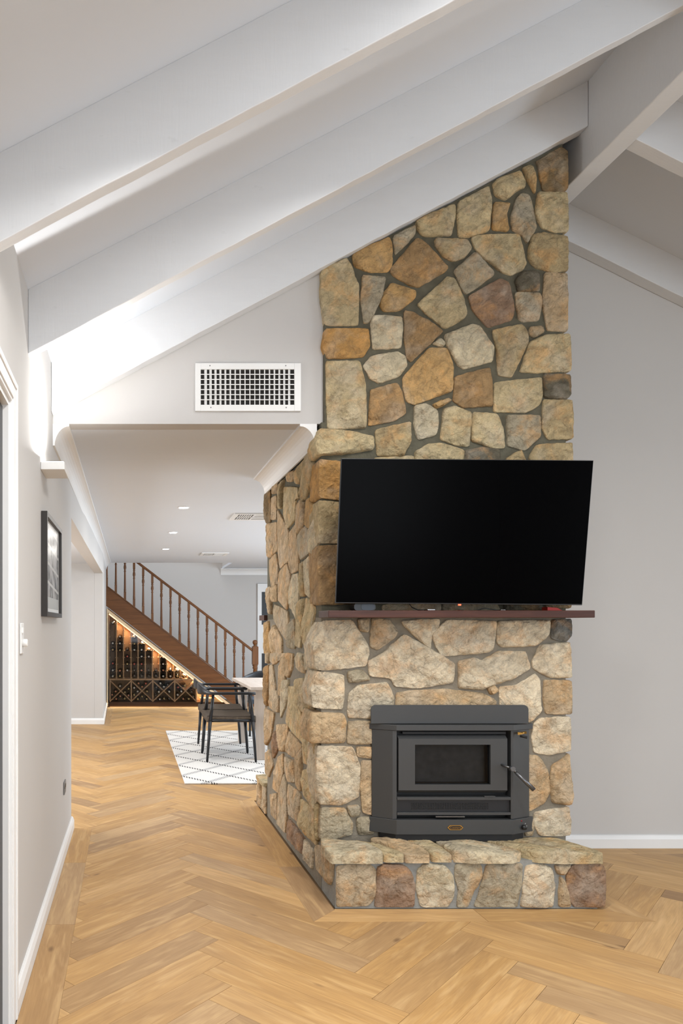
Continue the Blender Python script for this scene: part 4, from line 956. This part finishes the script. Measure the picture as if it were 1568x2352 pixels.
# ceiling diffusers
def diffuser(x0, x1, y0, y1, label):
    t = thing('ceiling_diffuser', label, 'air vent', ((x0+x1)/2, (y0+y1)/2, ZC), 'square white ceiling air diffusers')
    zc0, zc1 = ZC-0.010, ZC-0.0005; m = 0.045; xm, ym = (x0+x1)/2, (y0+y1)/2; c_ = 0.008
    mb = MB(); mb.box(x0, x1, y0, y0+m, zc0, zc1); mb.box(x0, x1, y1-m, y1, zc0, zc1); mb.box(x0, x0+m, y0+m, y1-m, zc0, zc1); mb.box(x1-m, x1, y0+m, y1-m, zc0, zc1)
    mb.box(xm-c_, xm+c_, y0+m, y1-m, zc0, zc1); mb.box(x0+m, x1-m, ym-c_, ym+c_, zc0, zc1); mb.build('diffuser_frame', M['white'], t)
    MB().box(x0+m, x1-m, y0+m, y1-m, ZC-0.0018, ZC-0.0006).build('duct_backing', M['duct'], t)
    for (a0, a1, b0, b1, along) in ((x0+m, xm-c_, y0+m, ym-c_, 'y'), (x0+m, xm-c_, ym+c_, y1-m, 'y'), (xm+c_, x1-m, y0+m, ym-c_, 'x'), (xm+c_, x1-m, ym+c_, y1-m, 'x')):
        for k in range(1, 7):
            mb = MB()
            if along == 'y': x = a0+(a1-a0)*k/7; mb.box(x-0.006, x+0.005, b0, b1, ZC-0.008, ZC-0.006)
            else: y = b0+(b1-b0)*k/7; mb.box(a0, a1, y-0.007, y+0.006, ZC-0.008, ZC-0.006)
            mb.build('louvre', M['white'], t)
diffuser(1.00, 1.40, 6.70, 7.10, 'white ceiling air diffuser beside the chimney, the nearer of two')
diffuser(1.07, 1.46, 10.33, 10.73, 'white ceiling air diffuser farther back, the smaller of two')
for x, y, lb in ((0.4965, 6.37, 'round recessed ceiling downlight nearest the camera, largest of three'), (0.509, 8.08, 'round recessed ceiling downlight, middle of three in a row'),
                 (0.52, 9.82, 'round recessed ceiling downlight farthest away, smallest of three')):
    t = thing('downlight', lb, 'downlight', (x, y, ZC), 'recessed downlights in the dining ceiling')
    MB().lathe([(0.036, -0.0005), (0.053, -0.0005), (0.053, -0.004), (0.042, -0.006), (0.042, -0.005)], (x, y, ZC), 'Z', 28).build('trim_ring', M['white'], t)
    MB().lathe([(0.041, -0.0062), (0.041, -0.0075), (0.02, -0.008)], (x, y, ZC), 'Z', 28).build('lens', M['dlight'], t)
    l = bpy.data.lights.new('downlight_lamp', 'AREA'); l.shape = 'DISK'; l.size = 0.08; l.energy = 7; l.color = (1, 0.96, 0.9)
    lo = bpy.data.objects.new('downlight_lamp', l); COL.objects.link(lo); lo.location = (x, y, ZC-0.012)
for nm, (x, y) in (('a', (2.4, 6.6)), ('b', (2.4, 9.8))):
    l = bpy.data.lights.new('dining_lamp', 'AREA'); l.shape = 'DISK'; l.size = 0.5; l.energy = 16; l.color = (1, 0.96, 0.9)
    lo = bpy.data.objects.new('dining_lamp', l); COL.objects.link(lo); lo.location = (x, y, ZC-0.03)

# ================================================================ dining room
rg = thing('rug', 'cream wool rug with dashed black diamond lines under the dining table', 'rug', (1.8, 7.7, 0))
me_ = MB(); me_.box(0.49, 3.05, 6.16, 9.25, 0.0, 0.012); o = me_.build('pile', M['rug'], rg, bevel=0.003)
# keep the pattern in floor coordinates
for v in o.data.vertices: pass
rg.location = (0, 0, 0); o.data.transform(Matrix.Translation((1.8, 7.7, 0))); ROOT[rg.name] = Vector((0, 0, 0))
tb_ = thing('dining_table', 'whitewashed timber dining table half hidden behind the chimney', 'table', (1.75, 7.8, 0.012))
MB().box(1.228, 2.35, 7.17, 8.46, 0.718, 0.750).build('tabletop', M['table'], tb_, bevel=0.004)
for x, y in ((1.285, 7.215), (1.285, 8.28), (2.20, 7.215), (2.20, 8.28)):
    MB().box(x, x+0.095, y, y+0.095, 0.0125, 0.717).build('leg', M['tableleg'], tb_, bevel=0.003)
mb = MB(); mb.box(1.30, 2.28, 7.24, 7.26, 0.65, 0.717); mb.box(1.30, 2.28, 8.33, 8.35, 0.65, 0.717); mb.box(1.30, 1.32, 7.31, 8.28, 0.65, 0.717); mb.box(2.26, 2.28, 7.31, 8.28, 0.65, 0.717); mb.build('apron', M['tableleg'], tb_)
def chair(label, group):
    t = thing('dining_chair', label, 'chair', (0, 0, 0), group)
    for sy in (-1, 1):
        mb = MB(); mb.tube((-0.240, sy*0.245, 0), (-0.210, sy*0.243, 0.40), 0.0115, 0.0185, 12); mb.tube((-0.210, sy*0.243, 0.40), (-0.178, sy*0.240, 0.668), 0.0185, 0.0135, 12); mb.build('leg', M['chair'], t)
        mb = MB(); mb.tube((0.242, sy*0.250, 0), (0.212, sy*0.245, 0.40), 0.0115, 0.0185, 12); mb.tube((0.212, sy*0.245, 0.40), (0.185, sy*0.262, 0.668), 0.0185, 0.0135, 12); mb.build('leg', M['chair'], t)
    mb = MB()
    mb.tube((-0.212, -0.243, 0.415), (-0.212, 0.243, 0.415), 0.014, 0.014); mb.tube((0.212, -0.243, 0.41), (0.212, 0.243, 0.41), 0.014, 0.014)
    for sy in (-1, 1): mb.tube((-0.212, sy*0.243, 0.412), (0.212, sy*0.243, 0.412), 0.014, 0.014)
    mb.build('seat_rail', M['chair'], t)
    # woven seat wrapped round the rails, dipping in the middle
    mb = MB(); n = 14; vs = []; fs = []
    for i in range(n+1):
        for j in range(n+1):
            u = -1+2*i/n; v = -1+2*j/n
            e_ = max(abs(u), abs(v)); z = 0.440+0.012*abs(v)**2+0.006*abs(u) +0.010*abs(v)**3 - 0.024*(1-u*u)*(1-v*v)
            if e_ > 0.93: z -= 0.008
            vs.append((u*0.236, v*0.244, z))
    for i in range(n):
        for j in range(n): a = i*(n+1)+j; fs.append((a, a+n+1, a+n+2, a+1))
    per = [i*(n+1) for i in range(n+1)] + [n*(n+1)+j for j in range(1, n+1)] + [i*(n+1)+n for i in range(n-1, -1, -1)] + [j for j in range(n-1, 0, -1)]
    k0 = len(vs)
    for i in per: x, y, z = vs[i]; vs.append((x*1.025, y*1.025, z-0.015))
    k1 = len(vs)
    for i in per: x, y, z = vs[i]; vs.append((x*1.02, y*1.02, 0.394))
    m = len(per)
    for q in range(m): fs.append((per[q], per[(q+1) % m], k0+(q+1) % m, k0+q)); fs.append((k0+q, k0+(q+1) % m, k1+(q+1) % m, k1+q))
    fs.append([k1+q for q in range(m)])
    mb.add(vs, fs, True); mb.build('seat', M['cord'], t)
    # bent arm and back rail
    pts, ws, hs = [], [], []
    K = 34
    for i in range(K+1):
        a = -1+2*i/K        # -1..1 from right arm end round to the left
        if abs(a) > 0.62:
            f_ = (abs(a)-0.62)/0.38; x = -0.14+0.375*f_; y = 0.272-0.012*f_
        else:
            th = a/0.62*math.pi/2; x = -0.14-0.165*math.cos(th); y = 0.272*abs(math.sin(th))
        bb = max(0, 1-abs(a)/0.52); bk = bb*bb*(3-2*bb)
        pts.append(Vector((x, math.copysign(y, a) if a else 0, 0.680+0.030*bk))); ws.append(0.030-0.010*bk); hs.append(0.026+0.088*bk)
    mb = MB(); mb.sweep(pts, ws, hs); mb.build('arm_and_backrest', M['chair'], t)
    return t
G = 'black armchairs around the dining table'
c1 = chair('black dining armchair with brown woven seat, the nearer one on the rug', G)
c2 = copy_tree(c1); c2['label'] = 'black dining armchair with woven seat, partly hidden behind the nearer chair'
c3 = copy_tree(c1); c3['label'] = 'dark dining chair at the far side of the table, glimpsed under its top'
for c_, x, y, rz in ((c1, 1.027, 7.36, 0), (c2, 1.045, 7.955, 0), (c3, 1.74, 9.0, -90)):
    c_.location = (x, y, 0.0125); c_.rotation_euler = (0, 0, math.radians(rz))
for ch in c3.children:
    if ch.name.startswith('seat') and not ch.name.startswith('seat_rail'):
        ch.data = ch.data.copy(); ch.data.materials[0] = M['seatblue']

# ================================================================ staircase
YST = 12.10; SS = F/YST
def sx(c): return (230+c/4.02-CX)/SS
def sz(c): return H-(1280+c/4.02-CY)/SS
st = thing('staircase', 'brown timber staircase flank rising to the upper left behind the dining room', 'staircase', (0.8, 12.15, 0))
tslope = 0.770
def ztop(X): return sz(260)-(X-sx(50))*tslope
def zbot(X): return sz(445)-(X-sx(50))*0.775
xa, xb = -0.368, 2.62
xe = sx(50)+ (sz(445))/0.775
mb = MB(); mb.prism_y([(xa, ztop(xa)), (xa, zbot(xa)), (xe, 0.005), (2.26, 0.005)], YST-0.01, YST+0.04)
mb.build('stringer', M['stair'], st)
mb = MB(); t = 0.018
mb.prism_y([(xa, ztop(xa)+0.0005), (2.26, ztop(2.26)+0.0005), (2.26, ztop(2.26)+t), (xa, ztop(xa)+t)], YST-0.025, YST+0.07); mb.build('stringer_cap', M['stair'], st)
def zrail(X): return sz(75)-(X-sx(400))*0.765
mb = MB(); xr0 = xa; xr1 = sx(1405)
mb.prism_y([(xr0, zrail(xr0)-0.05), (xr1, zrail(xr1)-0.05), (xr1, zrail(xr1)), (xr0, zrail(xr0))], YST-0.01, YST+0.05); mb.build('handrail', M['stair'], st, bevel=0.008)
xs0 = sx(60); pit = (sx(1324)-sx(60))/15
for i in range(0, 16):
    x = xs0+pit*i; z0 = ztop(x)+0.014; z1 = zrail(x)-0.048; h = z1-z0; q = 0.020
    mb = MB(); sq = 0.16*h
    sl = tslope*q
    mb.add([(x-q, YST, z0+sl-0.01), (x+q, YST, z0-sl-0.01), (x+q, YST+2*q, z0-sl-0.01), (x-q, YST+2*q, z0+sl-0.01), (x-q, YST, z0+sq), (x+q, YST, z0+sq), (x+q, YST+2*q, z0+sq), (x-q, YST+2*q, z0+sq)],
           [(0, 3, 2, 1), (4, 5, 6, 7), (0, 1, 5, 4), (1, 2, 6, 5), (2, 3, 7, 6), (3, 0, 4, 7)])
    zt2 = z1-0.17*h
    mb.add([(x-q, YST, zt2), (x+q, YST, zt2), (x+q, YST+2*q, zt2), (x-q, YST+2*q, zt2), (x-q, YST, z1+sl), (x+q, YST, z1-sl), (x+q, YST+2*q, z1-sl), (x-q, YST+2*q, z1+sl)],
           [(0, 3, 2, 1), (4, 5, 6, 7), (0, 1, 5, 4), (1, 2, 6, 5), (2, 3, 7, 6), (3, 0, 4, 7)])
    L0 = z0+sq; LL = zt2-L0
    prof = [(0.017, 0), (0.020, 0.015), (0.013, 0.04), (0.019, 0.06), (0.016, 0.10), (0.0135, 0.55), (0.012, 0.66), (0.018, 0.69), (0.012, 0.72), (0.013, 0.74), (0.021, 0.80), (0.018, 0.87), (0.012, 0.91), (0.019, 0.94), (0.013, 0.965), (0.018, 1.0)]
    mb.lathe([(r_*1.15, LL*k) for r_, k in prof], (x, YST+q, L0), 'Z', 10)
    mb.build('baluster', M['stairz'], st)
xn = sx(1432); q = 0.048; nb0 = 0.0
mb = MB(); zb1 = sz(1105); 
mb.box(xn-q, xn+q, YST-0.02, YST-0.02+2*q, 0.0, sz(1100)-0.1)
mb.lathe([(0.045, 0), (0.034, 0.02), (0.046, 0.04), (0.040, 0.10), (0.030, 0.22), (0.046, 0.24), (0.034, 0.26), (0.046, 0.28), (0.046, 0.30)], (xn, YST-0.02+q, sz(1100)-0.1), 'Z', 16)
mb.box(xn-q, xn+q, YST-0.02, YST-0.02+2*q, sz(1100)+0.2, sz(825))
mb.lathe([(0.048, 0), (0.030, 0.012), (0.022, 0.025), (0.030, 0.035), (0.040, 0.055), (0.043, 0.075), (0.038, 0.095), (0.025, 0.108), (0.008, 0.113)], (xn, YST-0.02+q, sz(825)), 'Z', 16)
mb.build('newel_post', M['stairz'], st)
# ---- wine rack under the stairs
wr = thing('wine_rack', 'glazed timber wine rack lit with warm strips, filling the triangle under the staircase', 'wine rack', (0.5, 12.3, 0))
YR0, YR1 = 12.155, 12.50
def zun(X): return zbot(X)-0.012           # underside line of the stringer
xl = sx(78)
mb = MB(); mb.prism_y([(sx(62), 0.0), (xe-0.03, 0.0), (sx(62), zun(sx(62)))], YR1, YR1+0.02); mb.build('back_panel', M['rackback'], wr)
MB().box(sx(78), sx(1150), YR0-0.01, YR1, 0.0, sz(1340)).build('plinth', M['stair'], wr)
for x in [78, 150, 215, 285, 350, 417, 483, 550, 615, 685, 750, 815]:
    X = sx(x); zt3 = zun(X)-0.065
    if zt3 > sz(1130): MB().box(X-0.008, X+0.008, YR0, YR1, sz(1130), zt3).build('divider', M['rack'], wr)
MB().box(sx(80), sx(885), YR0, YR1, sz(1137), sz(1124)).build('shelf_board', M['rack'], wr)
for x in [90, 287, 487, 690, 890]:
    X = sx(x); MB().box(X-0.010, X+0.010, YR0, YR1, sz(1338), min(sz(1138), zun(X)-0.03)).build('bin_divider', M['rack'], wr)
for a_, b__ in ((95, 284), (290, 484), (490, 687), (693, 887)):
    for k in (0, 1):
        xa_, xb_ = sx(a_), sx(b__); za_, zb__ = (sz(1145), sz(1330)) if k == 0 else (sz(1330), sz(1145)); t = 0.011
        MB().prism_y([(xa_, za_-t), (xb_, zb__-t), (xb_, zb__+t), (xa_, za_+t)], YR0+0.002*k, YR1-0.05).build('cross_brace', M['rack'], wr)
# sloping top board
mb = MB(); xa2, xb2 = sx(62), xe-0.16; mb.prism_y([(xa2, zun(xa2)-0.085), (xb2, zun(xb2)-0.085), (xb2, zun(xb2)-0.065), (xa2, zun(xa2)-0.065)], YR0, YR1); mb.build('sloping_top', M['rack'], wr)
mb = MB()
for x in [78, 150, 215, 285, 350, 417, 483, 550, 615, 685, 750]:
    X = sx(x)
    for k in range(12):
        z = sz(1120)+k*0.1155
        if z < zun(X)-0.12:
            for sgn in (-1, 1):
                if x == 78 and sgn < 0: continue
                mb.box(X+sgn*0.008-(0.016 if sgn < 0 else 0), X+sgn*0.008+(0.016 if sgn > 0 else 0), YR0+0.01, YR1-0.02, z, z+0.008)
o = mb.build('bottle_rests', M['rack'], wr); o['kind'] = 'stuff'
MB().box(sx(60), sx(72), YST+0.005, YST+0.045, 0.005, zun(sx(66))-0.02).build('front_frame', M['rackframe'], wr)
mb = MB(); xa2, xb2 = sx(72), xe-0.05; mb.prism_y([(xa2, zun(xa2)-0.075), (xb2, zun(xb2)-0.075), (xb2, zun(xb2)-0.022), (xa2, zun(xa2)-0.022)], YST+0.005, YST+0.045); mb.build('front_frame', M['rackframe'], wr)
mb = MB(); xa2, xb2 = sx(80), xe-0.2; mb.prism_y([(xa2, zun(xa2)-0.100), (xb2, zun(xb2)-0.100), (xb2, zun(xb2)-0.078), (xa2, zun(xa2)-0.078)], YST+0.0465, YST+0.075); mb.build('led_strip', M['strip'], wr)
mb = MB(); mb.prism_y([(sx(75), 0.02), (xe-0.12, 0.02), (sx(75), zun(sx(75))-0.05)], YST+0.036, YST+0.040); mb.build('glass_pane', M['glass'], wr)
MB().box(-0.36, sx(57), YST-0.005, YST+0.03, 0.0, zun(-0.34)).build('black_edge', M['black'], wr)
for xq in (0.0, 0.45, 0.9, 1.3):
    area('rack_strip_glow', (xq-0.05, 12.32, zun(xq-0.05)-0.11), (0, 37.8, 0), 0.42, 0.24, 3.2, (1.0, 0.78, 0.54), 170)
area('rack_strip_floor', (sx(500), 12.09, 0.06), (60, 0, 180), 2.6, 0.02, 2.0, (1.0, 0.70, 0.36), 170)
# bottles
ORD = ['first', 'second', 'third', 'fourth', 'fifth', 'sixth', 'seventh', 'eighth', 'ninth', 'tenth', 'eleventh', 'twelfth']
def make_bottle(cap):
    t = thing('wine_bottle', 'x', 'bottle', (0, 0, 0))
    MB().lathe([(0.010, 0.016), (0.0145, 0.03), (0.0145, 0.075), (0.024, 0.10), (0.0365, 0.135), (0.0375, 0.15), (0.0375, 0.30), (0.030, 0.308)], (0, 0, 0), 'Y', 18).build('glass', M['bottle'], t)
    MB().lathe([(0.013, 0.0), (0.0158, 0.003), (0.0158, 0.018), (0.0152, 0.055)], (0, 0, 0), 'Y', 14).build('capsule', M['cap_'+cap], t)
    return t
proto = {}
def bottle(x, y, cap, label):
    if cap not in proto: proto[cap] = make_bottle(cap); o = proto[cap]
    else: o = copy_tree(proto[cap])
    o['label'] = label; o['group'] = 'bottles in the wine rack'
    o.location = (sx(x), YR0+0.012, sz(y))
cols = [[(1102,'white'),(1047,'white'),(983,'red'),(855,'gold'),(795,'white'),(603,'white')], [(1100,'gold'),(1050,'orange'),(860,'gold'),(797,'white'),(733,'white')],
 [(1047,'white'),(988,'gold'),(918,'red'),(850,'dark')], [(1098,'dark'),(1047,'dark'),(988,'red'),(857,'white'),(800,'gold'),(736,'white')],
 [(1098,'dark'),(1047,'orange'),(988,'red'),(918,'white'),(857,'white'),(798,'gold')], [(1098,'dark'),(1047,'dark'),(920,'white'),(857,'gold')], [(1098,'dark'),(1047,'dark')],
 [(1102,'white'),(1047,'orange'),(988,'white'),(925,'white')], [(1102,'white'),(1047,'dark')], [(1102,'gold'),(1047,'white')], [(1098,'gold')]]
cxs = [115, 182, 250, 316, 383, 450, 517, 584, 652, 716, 782]
for ci, (cx_, col_) in enumerate(zip(cxs, cols)):
    for ri, (y, cap) in enumerate(col_):
        bottle(cx_, y, cap, 'wine bottle with %s capsule, %s rack column from left, %s bottle from its bottom' % (cap, ORD[ci], ORD[ri]))
bottle(572, 868, 'white', 'topmost wine bottle with white capsule in the eighth rack column from left')
bins = [[(183,1193,'white'),(142,1243,'orange'),(110,1273,'orange'),(185,1288,'orange'),(148,1312,'orange'),(226,1310,'gold'),(262,1218,'gold'),(228,1250,'gold'),(262,1280,'orange')],
 [(355,1168,'orange'),(422,1170,'red'),(388,1200,'orange'),(315,1210,'white'),(346,1243,'white'),(315,1275,'gold'),(434,1243,'gold'),(388,1290,'gold'),(348,1314,'gold'),(430,1313,'gold')],
 [(520,1205,'dark'),(558,1168,'white'),(590,1200,'white'),(543,1247,'white'),(515,1280,'dark'),(552,1315,'white'),(625,1180,'dark'),(640,1245,'white'),(592,1310,'gold'),(640,1310,'dark')],
 [(665,1210,'orange') if False else (722,1205,'red'),(718,1275,'white'),(752,1242,'white'),(785,1190,'gold'),(770,1312,'orange'),(820,1312,'gold'),(848,1250,'dark'),(850,1200,'dark'),(862,1290,'dark')]]
for bi, bn in enumerate(bins):
    for ri, (x, y, cap) in enumerate(sorted(bn)):
        bottle(x, y, cap, 'bottle with %s capsule, %s cross-braced bin from left, %s bottle from its left side' % (cap, ORD[bi], ORD[ri]))
cr = thing('wine_crate', 'pale pine box at the foot of the wine rack, behind the chairs', 'box', (sx(1035), 12.28, 0.0))
x0, x1, z0, z1 = sx(1155), sx(1300), 0.0, 0.0
MB().box(sx(930), sx(1138), YR0+0.02, YR0+0.25, 0.005, sz(1307)).build('box_body', M['crate'], cr, bevel=0.003)
MB().box(sx(930), sx(1138), YR0+0.015, YR0+0.02, sz(1345), sz(1343)).build('lid_groove', M['rackback'], cr)
